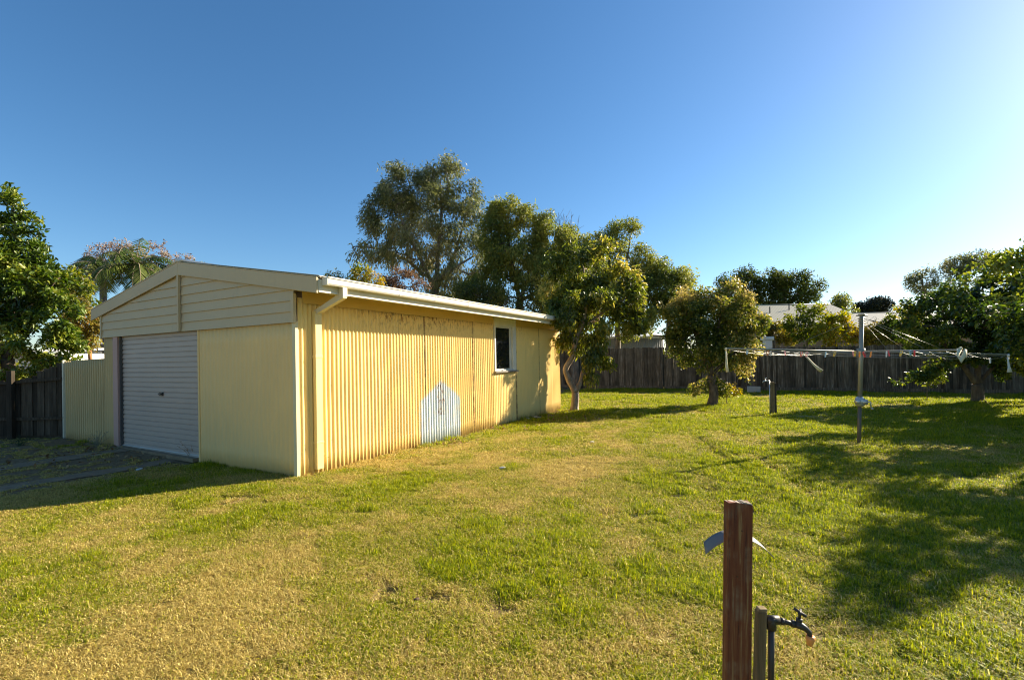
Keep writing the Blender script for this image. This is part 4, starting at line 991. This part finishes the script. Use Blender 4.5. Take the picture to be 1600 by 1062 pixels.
# pegs: each its own thing
def on_wire(lv, k, px):
    pts = wires[(lv, k)]; best = None
    for i in range(240):
        f = i / 240 * (len(pts) - 1); j = int(f); p = pts[j].lerp(pts[j+1], f - j); w = Rh @ p + Vector((hb_.x, hb_.y, 0))
        # photo column of w
        d = w - Vector((0, 0, EYE)); yc = d.dot(YF); u = F * d.x / yc; vv = -F * d.dot(ZF) / yc; X_ = 800 + u * cr + vv * sr
        if best is None or abs(X_ - px) < best[0]: best = (abs(X_ - px), w)
    return best[1]
def peg_mesh():
    mb = MB()
    for s_ in (-1, 1):
        mb.prism([(s_ * .004, -.006, .012), (s_ * .011, -.006, .010), (s_ * .012, -.006, -.02), (s_ * .006, -.006, -.068), (s_ * .001, -.006, -.068), (s_ * .003, -.006, -.02)], (0, 0, 0), (0, .012, 0))
    return mb
PCOL = {'orange': (.85, .28, .02), 'white': (.8, .78, .74), 'pink': (.75, .30, .30), 'red': (.75, .05, .06), 'yellow': (.75, .50, .06), 'blue': (.30, .50, .62), 'pale blue': (.45, .60, .70), 'coral': (.8, .22, .12)}
PM = {k: Mat('peg ' + k).set(Base_Color=(*c, 1), Roughness=.4).m for k, c in PCOL.items()}
M_spring = M_gal
pegs = [(1168, 'pale blue', 2, 'pale blue peg hanging nearest the left arm tip'), (1200, 'orange', 2, 'orange peg on the left of a close pair by the autumn tree'), (1205, 'white', 2, 'white peg on the right of a close pair by the autumn tree'),
        (1226, 'pink', 2, 'lone pale pink peg between the close pair and the far arm'), (1253, 'coral', 2, 'coral peg left of the pink one before the far arm tip'), (1261, 'pink', 2, 'dusty pink peg directly left of the slanting cream strap'),
        (1291, 'pale blue', 2, 'small pale blue peg just right of the slanting strap'), (1305, 'yellow', 2, 'mustard yellow peg between slanting strap and hoist pole'), (1332, 'pink', 2, 'dusty pink peg just left of the hoist pole'),
        (1336, 'yellow', 2, 'yellow peg touching the dusty pink one left of the pole'), (1342.5, 'orange', 2, 'orange peg right in front of the hoist pole'), (1349, 'red', 2, 'red peg immediately right of the hoist pole'),
        (1362, 'orange', 2, 'bright orange peg a little right of the pole'), (1385, 'white', 2, 'white peg touching a red one right of the pole'), (1388.5, 'red', 2, 'red peg touching a white one right of the pole'),
        (1409, 'yellow', 2, 'small yellow peg between two red pegs right of the pole'), (1422, 'blue', 2, 'blue grey peg beside the rightmost red peg'), (1428, 'red', 2, 'rightmost red peg on the front line of the hoist')]
rp = random.Random(3)
for px, colr, k, lab in pegs:
    lv = rp.choice((0, 1, 0)); w = on_wire(lv, 2, px)
    T = thing('clothes_peg', lab, 'peg', w, rp.uniform(-.9, .9), 'clothes pegs on the hoist', rot=(rp.uniform(-.2, .2), rp.uniform(-.25, .25), rp.uniform(-.9, .9)))
    T.scale = (1.25, 1.25, 1.0)
    peg_mesh().build('jaws', PM[colr], T, bevel=.001); MB().tube([(0, -.009, -.014), (0, .009, -.014)], .006, 8).build('spring', M_spring, T)
for px, lab, lv, kk in ((1480, 'white peg just right of the near arm tip', 0, 3), (1547, 'white peg nearest the right arm tip', 0, 3)):
    w = on_wire(lv, kk, px); T = thing('clothes_peg', lab, 'peg', w, .4, 'clothes pegs on the hoist'); T.scale = (1.3, 1.3, 1)
    peg_mesh().build('jaws', PM['white'], T, bevel=.001); MB().tube([(0, -.009, -.014), (0, .009, -.014)], .006, 8).build('spring', M_spring, T)
# cloth straps tied on
M_strap = paint('cream cotton strap', (.72, .66, .46), .9, .2); M_strw = paint('white cotton strap', (.75, .75, .72), .9, .15)
def tiploc(k, fr=1.0): return Rh @ (adirs[k] * RA * fr + Vector((0, 0, zarm - .02))) + Vector((hb_.x, hb_.y, 0))
def strap(label, p0, pts, w0, w1, mat, knot=True):
    T = thing('cloth_strap', label, 'strap', p0); mb = MB(); n = len(pts); rows = []
    pts = [Vector(p) for p in pts]
    for i in range(n):
        t = (pts[min(n-1, i+1)] - pts[max(0, i-1)]).normalized(); s_ = t.cross(Vector((.15, 1, 0))).normalized(); w = w0 + (w1 - w0) * i / (n-1)
        tw = .5 * math.sin(i * 1.1); s_ = (s_ * math.cos(tw) + Vector((0, 1, 0)) * math.sin(tw)).normalized()
        rows.append([pts[i] - s_ * w/2, pts[i] + s_ * .15 * w + Vector((0, -.004, 0)), pts[i] + s_ * w/2])
    mb.grid(rows); mb.build('band', mat, T, True, solid=.003)
    if knot:
        kb = MB(); kb.tube([(-.02, 0, .005), (0, -.012, .012), (.02, 0, .004)], [.012, .019, .011], 8); kb.tube([(0, -.01, .03), (0, .0, -.02)], [.011, .014], 8); kb.build('knot', mat, T, True)
strap('cream strap hanging straight down from the left arm tip', tiploc(2), [(0, 0, 0), (.004, 0, -.1), (.006, 0, -.2), (.012, .01, -.3), (.022, 0, -.40)], .028, .05, M_strap)
strap('cream strap blown slantwise below the far arm tip', tiploc(1), [(0, -.03, 0), (.08, -.05, -.10), (.17, -.07, -.22), (.27, -.08, -.32), (.34, -.08, -.37)], .035, .075, M_strap)
strap('cream and pink cloth loop folded at the near arm tip', tiploc(3), [(-.02, -.02, 0), (-.06, -.03, -.07), (-.03, -.03, -.15), (.03, -.03, -.06), (.05, -.02, 0)], .05, .06, M_strap)
strap('white strap hanging from the right arm tip', tiploc(0), [(0, 0, 0), (.0, 0, -.09), (.012, 0, -.18), (.02, 0, -.27)], .03, .075, M_strw)

# ------------------------------------------------------------------ timber posts and taps
M_grey = timber('grey weathered timber', [(.11, .08, .04), (.25, .19, .10), (.40, .32, .19)])
def tap_mesh(T, mat, s=1.0, hm=None):
    """tap with its inlet at the origin, spout pointing to +x"""
    b = MB(); b.tube([(0, 0, 0), (.10*s, 0, 0)], .014*s, 12)
    for x in (.03, .085): b.tube([(x*s - .008*s, 0, 0), (x*s + .010*s, 0, 0)], .020*s, 6)
    b.tube([(.095*s, 0, 0), (.125*s, 0, -.002*s), (.15*s, 0, -.012*s), (.172*s, 0, -.03*s), (.180*s, 0, -.058*s)], [.017*s, .021*s, .017*s, .0145*s, .014*s], 12)
    b.tube([(.115*s, 0, .0), (.115*s, 0, .022*s)], .016*s, 12); b.tube([(.115*s, 0, .022*s), (.115*s, 0, .036*s)], .018*s, 6); b.tube([(.115*s, 0, .036*s), (.115*s, 0, .066*s)], .008*s, 10)
    tp = b.build('tap', mat, T, True)
    h = MB(); h.tube([(.115*s, 0, .062*s), (.115*s, 0, .078*s)], .012*s, 10); h.tube([(.085*s, .012*s, .082*s), (.115*s, 0, .072*s), (.145*s, -.012*s, .062*s)], [.009*s, .008*s, .009*s], 8)
    h.tube([(.105*s, -.028*s, .074*s), (.125*s, .028*s, .074*s)], [.008*s, .008*s], 8); h.build('handle', mat, tp, True)
    return tp
# near red post
Yp_ = 1.78; a = at(1138.5, 787, Yp_); b = at(1176.5, 791, Yp_); wP = b.x - a.x; zp = a.z
c0 = Vector(((a.x + b.x) / 2, Yp_ + .02, 0)); leanp = math.radians(1.75)
M_red = Mat('weathered red painted timber'); c = M_red.coord()
g1 = M_red.noise(M_red.mapping(c, (60, 60, 2.2)), 1, 8, .72, .4); g2 = M_red.noise(c, 6, 4); g3 = M_red.noise(M_red.mapping(c, (160, 160, 5)), 1, 4)
colr = M_red.ramp(g1, [(.36, (.035, .008, .003)), (.46, (.13, .026, .006)), (.56, (.17, .045, .012)), (.64, (.27, .15, .055))])
colr = M_red.mix(M_red.math('MULTIPLY', M_red.ramp(g2, [(.52, 0), (.68, .85)]), M_red.ramp(g3, [(.4, 0), (.6, 1)])), colr, (.26, .19, .11))
topm = M_red.ramp(M_red.math('ADD', M_red.sep(c)[2], M_red.math('MULTIPLY', g1, .03)), [(zp - .006 if zp < 1 else .994, 0), (min(1, zp + .004), 0)])
M_red.color(colr).set(Roughness=.75).bump(g1, .55, .004)
T = thing('timber_post', 'weathered red painted timber post in the foreground', 'post', (c0.x - zp * math.tan(leanp) * 0, c0.y, 0), rot=(0, leanp, 0))
T.location.x = c0.x - zp * math.sin(leanp)
pm = MB(); nseg = 14; hw_ = wP / 2; rng_ = random.Random(2)
rowsP = []
for i in range(nseg + 1):
    z = -.1 + (zp + .1) * i / nseg; ring = []
    for (x, y) in ((-1, -1), (-.33, -1), (.33, -1), (1, -1), (1, 1), (-1, 1)):
        jx = .0012 * mnoise.noise(Vector((x * 3, y, z * 9))); zz = z + (rng_.uniform(-.005, .004) if i == nseg else 0)
        ring.append((x * hw_ + jx, y * .022 + jx, zz))
    rowsP.append(ring)
n0 = len(pm.v)
for r in rowsP: pm.v += r
for i in range(nseg):
    for j in range(6): 
        a_ = n0 + i * 6 + j; b_ = n0 + i * 6 + (j + 1) % 6; pm.f.append((a_, b_, b_ + 6, a_ + 6))
pm.f.append(tuple(n0 + nseg * 6 + j for j in range(6)))
pm.build('post', M_red.m, T, bevel=.0018)
nl = MB(); nl.tube([(.004, -.0225, zp - .10), (.004, -.0245, zp - .10)], .0028, 8); nl.tube([(-.012, -.0225, zp - .27), (-.012, -.0245, zp - .27)], .0028, 8); nl.build('nail', paint('rusty nail', (.08, .035, .015), .7), T)
# rough pale end grain
tg = MB(); 
for i in range(14):
    x = -hw_ + .003 + (2 * hw_ - .006) * i / 14; tg.box(x, x + (2*hw_) / 14 * .9, -.0205 , .0205, zp - .008, zp + rng_.uniform(-.001, .0045))
tg.build('end_grain', timber('pale end grain', [(.20, .15, .10), (.42, .36, .28), (.6, .54, .45)], 'z', scale=2), T)
# curved metal hose hanger behind the post
hx = MB(); pl_, pr_, pt_ = at(1100, 853, 1.95), at(1204, 868, 1.88), at(1146, 829, 1.92)
rows = [[], [], [], []]; inv = Matrix.Rotation(-leanp, 4, 'Y')
for i in range(25):
    t = i / 24; 
    xx = 1101 + 105 * t; q = at(xx, 834 + .0099 * (xx - 1148) ** 2, 1.94 - .03 * t)
    sa_ = .50 * (1 - t) + .10; dv = Vector((.16 * (1 - t), math.sqrt(1 - sa_ ** 2), sa_)) * .027
    nrm_ = Vector((0, 0, .0016))
    for r, f in enumerate((-1, -.33, .33, 1)):
        p = q + dv * f + Vector((0, 0, -.003 * (1 if abs(f) < .5 else 0)))
        rows[r].append(tuple(inv @ (p - T.location)))
hx.grid(rows); hx.build('hose_hanger', paint('grey painted metal band', (.20, .195, .18), .6, .15), T, True, solid=.002)
# near tap on a stake
Yt = 1.98; st_t = at(1189, 948, Yt); T = thing('garden_tap', 'dark garden tap on a short stake beside the red post in the foreground', 'tap', (at(1185, 1062, Yt).x - .003, Yt, 0))
bx = T.location.x; sk = MB(); 
sk.prism([(-.020, -.018, 0), (.017, -.019, 0), (.018, .017, 0), (-.019, .018, 0)], (-.006, 0, -.05), (st_t.x - bx, 0, st_t.z - .012)); n = len(sk.v)
sk.prism([(-.019, -.017, 0), (.016, -.018, 0), (.015, .016, 0), (-.016, .017, 0)], (st_t.x - bx, 0, st_t.z - .014), (st_t.x - bx + .004, 0, st_t.z))
sk.build('stake', M_grey, T, bevel=.004)
M_dark = paint('dark weathered brass', (.055, .052, .048), .45, .35, (.12, .10, .07), metal=.5)
pt0 = at(1203, 965, Yt) ; px_ = pt0.x - bx; pz_ = pt0.z
MB().tube([(px_ - .018, -.01, -.05), (px_ - .006, -.01, pz_ * .5), (px_, -.01, pz_ - .015)], .0125, 12).build('pipe', M_dark, T, True)
el_ = MB(); el_.tube([(px_, -.01, pz_ - .04), (px_, -.01, pz_ - .012), (px_ + .001, -.01, pz_ + .010)], [.019, .019, .017], 12); el_.tube([(px_ - .018, -.01, pz_), (px_ + .03, -.012, pz_ - .002)], [.017, .018], 12)
el_.build('elbow', M_dark, T, True)
tp = tap_mesh(T, M_dark, .72); tp.location = (px_ + .02, -.012, pz_ - .002); tp.rotation_euler = (0, .12, -.25)
oc = MB(); oc.tube([(.130, 0, -.034), (.130, 0, -.046), (.130, 0, -.060), (.129, 0, -.072)], [.017, .018, .013, .011], 12)
o = oc.build('hose_connector', Mat('faded orange plastic').set(Base_Color=(.75, .30, .08, 1), Roughness=.45).m, tp, True)
# far tap post
p = gnd(1208, 648); T = thing('garden_tap', 'grey timber post with a small tap standing on the lawn before the back fence', 'tap', (p.x, p.y, 0), -.3)
MB().box(-.055, .045, -.035, .04, -.05, .84).build('stake', M_grey, T, bevel=.006)
MB().box(.052, .085, -.02, .02, -.05, .82).build('batten', timber('dark timber', [(.03, .025, .02), (.07, .06, .05), (.14, .12, .1)]), T, bevel=.003)
MB().tube([(-.075, -.03, -.05), (-.075, -.03, .87)], .013, 8).build('pipe', M_gal, T, True)
tp = tap_mesh(T, M_gal, .9); tp.location = (-.07, -.03, .88); tp.rotation_euler = (0, 0, math.pi)

# small things on the lawn
M_block = paint('pale concrete block', (.42, .43, .42), .8, .3)
p = gnd(1178, 615); T = MB().box(-.24, .24, 0, .08, 0, .30).build('concrete_slab', M_block, None, bevel=.01); T.location = p; T.rotation_euler = (-.12, .02, -.35); tag(T, 'small pale concrete slab leaning near the foot of the back fence', 'slab')
p = gnd(1257, 652); T = MB().box(-.38, .38, -.16, .16, 0, .035).build('stepping_stone', paint('buff paver', (.40, .33, .24), .85, .3), None, bevel=.01); T.location = (p.x, p.y, ghz1(p.x, p.y) - .005); T.rotation_euler = (0, 0, -.2); tag(T, 'flat buff paving slab sunk in the lawn beside the far tap', 'paver')
def scrap(label, px, py, s, colr, name='litter', flat=.35, seed=1, cat='litter'):
    rng = random.Random(seed); bm = bmesh.new(); bmesh.ops.create_icosphere(bm, subdivisions=2, radius=s)
    for v_ in bm.verts: v_.co *= 1 + .35 * mnoise.noise(v_.co * (3 / s) + Vector((seed, 0, 0))); v_.co.z *= flat
    me = bpy.data.meshes.new(name); bm.to_mesh(me); bm.free(); o = link(name, me, paint(label[:20], colr, .8, .2), None, True); p = gnd(px, py); o.location = (p.x, p.y, ghz1(p.x, p.y) + s * flat * .8 + .012); o.scale = (1.6, 1, 1); o.rotation_euler = (0, .1, seed)
    tag(o, label, cat)
scrap('small white paper scrap on the open lawn beyond the middle', 925, 691, .035, (.8, .8, .78), seed=2)
scrap('tiny pale stone on the lawn nearer the garage wall', 785, 733, .03, (.6, .58, .52), 'stone', .5, 3, 'stone')
scrap('small pale stone in shade beside the driveway strip', 218, 733, .03, (.5, .52, .50), 'stone', .5, 4, 'stone')
scrap('pale rubble lump at the garage wall foot near the far end', 826, 655, .06, (.6, .56, .48), 'stone', .4, 5, 'stone')
scrap('long pale rubble piece at the garage wall foot, right of the lump', 840, 652.5, .07, (.6, .57, .5), 'stone', .3, 6, 'stone')
scrap('brown dropping or clod on the dry lawn in front', 651, 937, .014, (.07, .035, .02), 'stone', .6, 7, 'clod')
scrap('small dark leaf lump on the lawn before the autumn tree', 1061, 635, .03, (.05, .04, .03), 'stone', .6, 8, 'clod')

# weeds at the wall foot
def weed(label, px, py, h, n, cols, seed, spread=.06, loc=None, cat='weed'):
    rng = random.Random(seed); p = loc or gnd(px, py); T = thing('weed', label, cat, (p[0], p[1], ghz1(p[0], p[1])))
    mb = MB(); pts = []
    for i in range(n):
        a = rng.uniform(0, 6.28); r0 = rng.uniform(0, spread * .3); hh = h * rng.uniform(.5, 1); lean = rng.uniform(0, spread * 2)
        b0 = Vector((math.cos(a) * r0, math.sin(a) * r0, -.01)); b1 = b0 + Vector((math.cos(a) * lean * .4, math.sin(a) * lean * .4, hh * .6)); b2 = b0 + Vector((math.cos(a) * lean, math.sin(a) * lean, hh))
        mb.tube([b0, b1, b2], [.003, .0022, .001], 4, False)
        for q in range(5): pts.append(list(b0.lerp(b1, rng.random())) if q < 2 else list(b1.lerp(b2, rng.random())))
    mm = leafmat('weed leaves', cols, .3, .6); mb.build('stems', bark('weed stem', [cols[0], cols[1], cols[1]]), T)
    make_leaves('foliage', np.array(pts), mm, T, .045, .012, .0, seed=seed)
BR = [(.16, .08, .03), (.30, .17, .07), (.36, .26, .12)]; GRN = [(.06, .09, .015), (.12, .17, .02), (.30, .26, .08)]
weed('dead brown weed wedged behind the downpipe foot', 489, 738, .55, 16, BR, 1, .04)
weed('dry straw coloured weed at the downpipe front', 497, 735, .30, 14, GRN, 2, .09)
weed('green weed growing up the wall left of the blue patch', 600, 709, .42, 14, GRN, 3, .06)
weed('dry orange weed against the wall near the rusty streak', 628, 700, .30, 14, BR, 4, .05)
weed('small green weed in front of the blue patch', 683, 688, .16, 10, GRN, 5, .04)
weed('grey green weed tuft at the corrugated fence foot', 152, 702, .30, 22, [(.12, .12, .08), (.22, .22, .15), (.3, .3, .2)], 6, .14)
weed('dry twiggy weed against the roller door', 302, 717, .38, 8, BR, 7, .12)
weed('dark leafy weed under the left timber fence', 30, 700, .25, 20, [(.02, .04, .012), (.04, .07, .02)], 8, .15)

# ------------------------------------------------------------------ GRASS
def grass_mat():
    m = Mat('grass blades'); t = m.attr('tint'); g = m.attr('g', True); r2 = m.attr('r2', True)
    sel = m.ramp(m.math('ADD', m.math('SUBTRACT', g, t), .5), [(.44, 0), (.56, 1)])
    green = m.ramp(m.math('FRACT', m.math('ADD', m.math('MULTIPLY', t, 7.3), r2)), [(0, (.085, .14, .002)), (.5, (.28, .33, .003)), (1, (.56, .52, .008))])
    dry = m.ramp(m.math('FRACT', m.math('ADD', m.math('MULTIPLY', t, 5.1), r2)), [(0, (.24, .155, .03)), (.4, (.56, .43, .11)), (1, (.84, .69, .25))])
    col = m.mix(sel, dry, green); m.color(col); m.set(Roughness=.5); m.b.inputs['Specular IOR Level'].default_value = .3
    tr = m.n.new('ShaderNodeBsdfTranslucent'); m.l.new(col, tr.inputs[0]); mx = m.n.new('ShaderNodeMixShader'); mx.inputs[0].default_value = .5
    m.l.new(m.b.outputs[0], mx.inputs[1]); m.l.new(tr.outputs[0], mx.inputs[2]); m.l.new(mx.outputs[0], m.out.inputs[0])
    return m.m
GM = grass_mat()
def tuft(seed, nb, R_, h, flat):
    rng = np.random.default_rng(seed); a = rng.uniform(0, 2*np.pi, nb); r = R_ * np.sqrt(rng.random(nb)); x, y = r*np.cos(a), r*np.sin(a)
    az = rng.uniform(0, 2*np.pi, nb); ln = rng.uniform(.15, flat, nb); hh = h * rng.uniform(.45, 1.1, nb); w = rng.uniform(.0018, .0034, nb)
    d = np.stack([np.cos(az), np.sin(az), np.zeros(nb)], 1); s_ = np.stack([-np.sin(az), np.cos(az), np.zeros(nb)], 1)
    b = np.stack([x, y, np.full(nb, -.004)], 1); z_ = np.array([0, 0, 1.0])
    mid = b + d * (hh * ln * .45)[:, None] + z_ * (hh * .62)[:, None]; tip = b + d * (hh * ln * 1.25)[:, None] + z_ * (hh * (1.05 - .42 * ln))[:, None]
    w = w[:, None]; V = np.stack([b - s_*w, b + s_*w, mid + s_*w*.9, mid - s_*w*.9, tip], 1).reshape(-1, 3)
    F_ = []; 
    for i in range(nb): k = i * 5; F_ += [(k, k+1, k+2, k+3), (k+3, k+2, k+4)]
    me = bpy.data.meshes.new('grass_tuft'); me.from_pydata(V.tolist(), [], F_)
    at_ = me.attributes.new('tint', 'FLOAT', 'POINT'); at_.data.foreach_set('value', np.repeat(rng.random(nb), 5).astype(np.float32))
    o = link('grass_tuft', me, GM); p = gnd(560 + seed * 130, 850 + seed * 20); o.location = (p.x, p.y, ghz1(p.x, p.y)); tag(o, 'short lawn grass tuft among the mown grass', 'grass', kind='stuff')
    return o
tufts = [tuft(1, 60, .075, .040, 1.2), tuft(2, 60, .08, .034, 1.7), tuft(3, 50, .07, .052, 1.0)]
def lawn():
    rng = np.random.default_rng(77); pts = []
    for (y0, y1, dens, sc) in ((1.3, 4.5, 620, .85), (4.5, 7.5, 380, 1.0), (7.5, 12, 190, 1.25), (12, 24, 90, 1.7)):
        xm = 1.22 * y1 + 1.5; n = int(dens * (y1 - y0) * 2 * xm); x = rng.uniform(-xm, xm, n); y = rng.uniform(y0, y1, n)
        keep = np.abs(x) < 1.16 * y + 1.2; x, y = x[keep], y[keep]; pts.append(np.stack([x, y, np.full(len(x), sc)], 1))
    P = np.concatenate(pts); x, y = P[:, 0], P[:, 1]; lx, ly = to_local(x, y)
    inside = (lx < .03) & (lx > -GW) & (ly > -.0) & (ly < GL)
    fdv = (x - fb0.x) * gy.x + (y - fb0.y) * gy.y      # beyond back fence
    drv = (((-lx > 2.85) & (-lx < 3.2)) | ((-lx > 4.35) & (-lx < 4.75))) & (ly < 0)
    lf = (ly > 0) & (lx < -GW)
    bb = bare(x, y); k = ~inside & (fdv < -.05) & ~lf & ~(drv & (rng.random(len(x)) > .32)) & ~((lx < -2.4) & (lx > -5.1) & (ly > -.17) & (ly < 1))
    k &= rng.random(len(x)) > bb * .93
    P = P[k]; x, y = P[:, 0], P[:, 1]; lx, ly = lx[k], ly[k]
    g = greenness(x, y); z = ghz(x, y)
    lush = sstep(.6, .95, g); hs_ = P[:, 2] * (.70 + .65 * lush) * rng.uniform(.75, 1.25, len(x))
    edge = np.exp(-np.abs(lx) / .15) * (ly > -.1) * (ly < GL) + np.exp(-np.abs(ly) / .12) * (lx < 0) * (lx > -2.4)
    hs_ *= 1 + .9 * edge * rng.random(len(x))
    n = len(x); me = bpy.data.meshes.new('grass'); me.vertices.add(n); me.vertices.foreach_set('co', np.stack([x, y, z], 1).ravel().astype(np.float32))
    for nm, v_ in (('g', g), ('r2', rng.random(n)), ('sc', hs_), ('wd', P[:, 2]), ('rz', rng.uniform(0, 6.28, n)), ('pick', rng.integers(0, 3, n).astype(float))):
        a = me.attributes.new(nm, 'FLOAT', 'POINT'); a.data.foreach_set('value', v_.astype(np.float32))
    o = link('grass', me, None); tag(o, 'mown lawn grass, part green and part straw dry', 'grass', kind='stuff')
    ng = bpy.data.node_groups.new('scatter', 'GeometryNodeTree'); ng.interface.new_socket('Geometry', in_out='INPUT', socket_type='NodeSocketGeometry'); ng.interface.new_socket('Geometry', in_out='OUTPUT', socket_type='NodeSocketGeometry')
    N = ng.nodes; Lk = ng.links; gi = N.new('NodeGroupInput'); go = N.new('NodeGroupOutput'); ip = N.new('GeometryNodeInstanceOnPoints')
    Lk.new(gi.outputs[0], ip.inputs['Points']); j = N.new('GeometryNodeJoinGeometry')
    for t_ in reversed(tufts):
        oi = N.new('GeometryNodeObjectInfo'); oi.inputs['Object'].default_value = t_; oi.inputs['As Instance'].default_value = True; Lk.new(oi.outputs['Geometry'], j.inputs[0])
    Lk.new(j.outputs[0], ip.inputs['Instance']); ip.inputs['Pick Instance'].default_value = True
    def na(nm, dt='FLOAT'):
        q = N.new('GeometryNodeInputNamedAttribute'); q.data_type = dt; q.inputs['Name'].default_value = nm; return q.outputs['Attribute']
    Lk.new(na('pick'), ip.inputs['Instance Index'])
    cx = N.new('ShaderNodeCombineXYZ'); Lk.new(na('wd'), cx.inputs[0]); Lk.new(na('wd'), cx.inputs[1]); Lk.new(na('sc'), cx.inputs[2]); Lk.new(cx.outputs[0], ip.inputs['Scale'])
    c2 = N.new('ShaderNodeCombineXYZ'); Lk.new(na('rz'), c2.inputs[2]); e2 = N.new('FunctionNodeEulerToRotation'); Lk.new(c2.outputs[0], e2.inputs[0]); Lk.new(e2.outputs[0], ip.inputs['Rotation'])
    Lk.new(ip.outputs[0], go.inputs[0])
    md = o.modifiers.new('scatter', 'NODES'); md.node_group = ng
    print('grass tufts', n)
lawn()

def litter():
    rng = np.random.default_rng(5); P = []
    for (px, py, r, n) in ((870, 655, 1.0, 160), (800, 668, .7, 120), (900, 650, 1.4, 160), (1113, 636, 1.3, 160), (1530, 632, 1.6, 160), (700, 690, .6, 60), (140, 712, 1.6, 200)):
        c = gnd(px, py); a = rng.uniform(0, 6.28, n); rr = r * np.sqrt(rng.random(n)); x = c.x + rr * np.cos(a); y = c.y + rr * np.sin(a) * .8
        P.append(np.stack([x, y, ghz(x, y) + rng.uniform(.012, .03, n)], 1))
    P = np.concatenate(P); lx, ly = to_local(P[:, 0], P[:, 1]); P = P[~((lx < .04) & (lx > -GW) & (ly > -.02) & (ly < GL))]
    o = make_leaves('leaf_litter', P, leafmat('dead leaves', [(.08, .04, .02), (.22, .12, .05), (.38, .26, .13)], .15, .7, .2), None, .075, .035, 0, hi=True, seed=4, up=4)
    tag(o, 'scattered dead brown leaves lying on the lawn', 'leaf litter', kind='stuff')
litter()
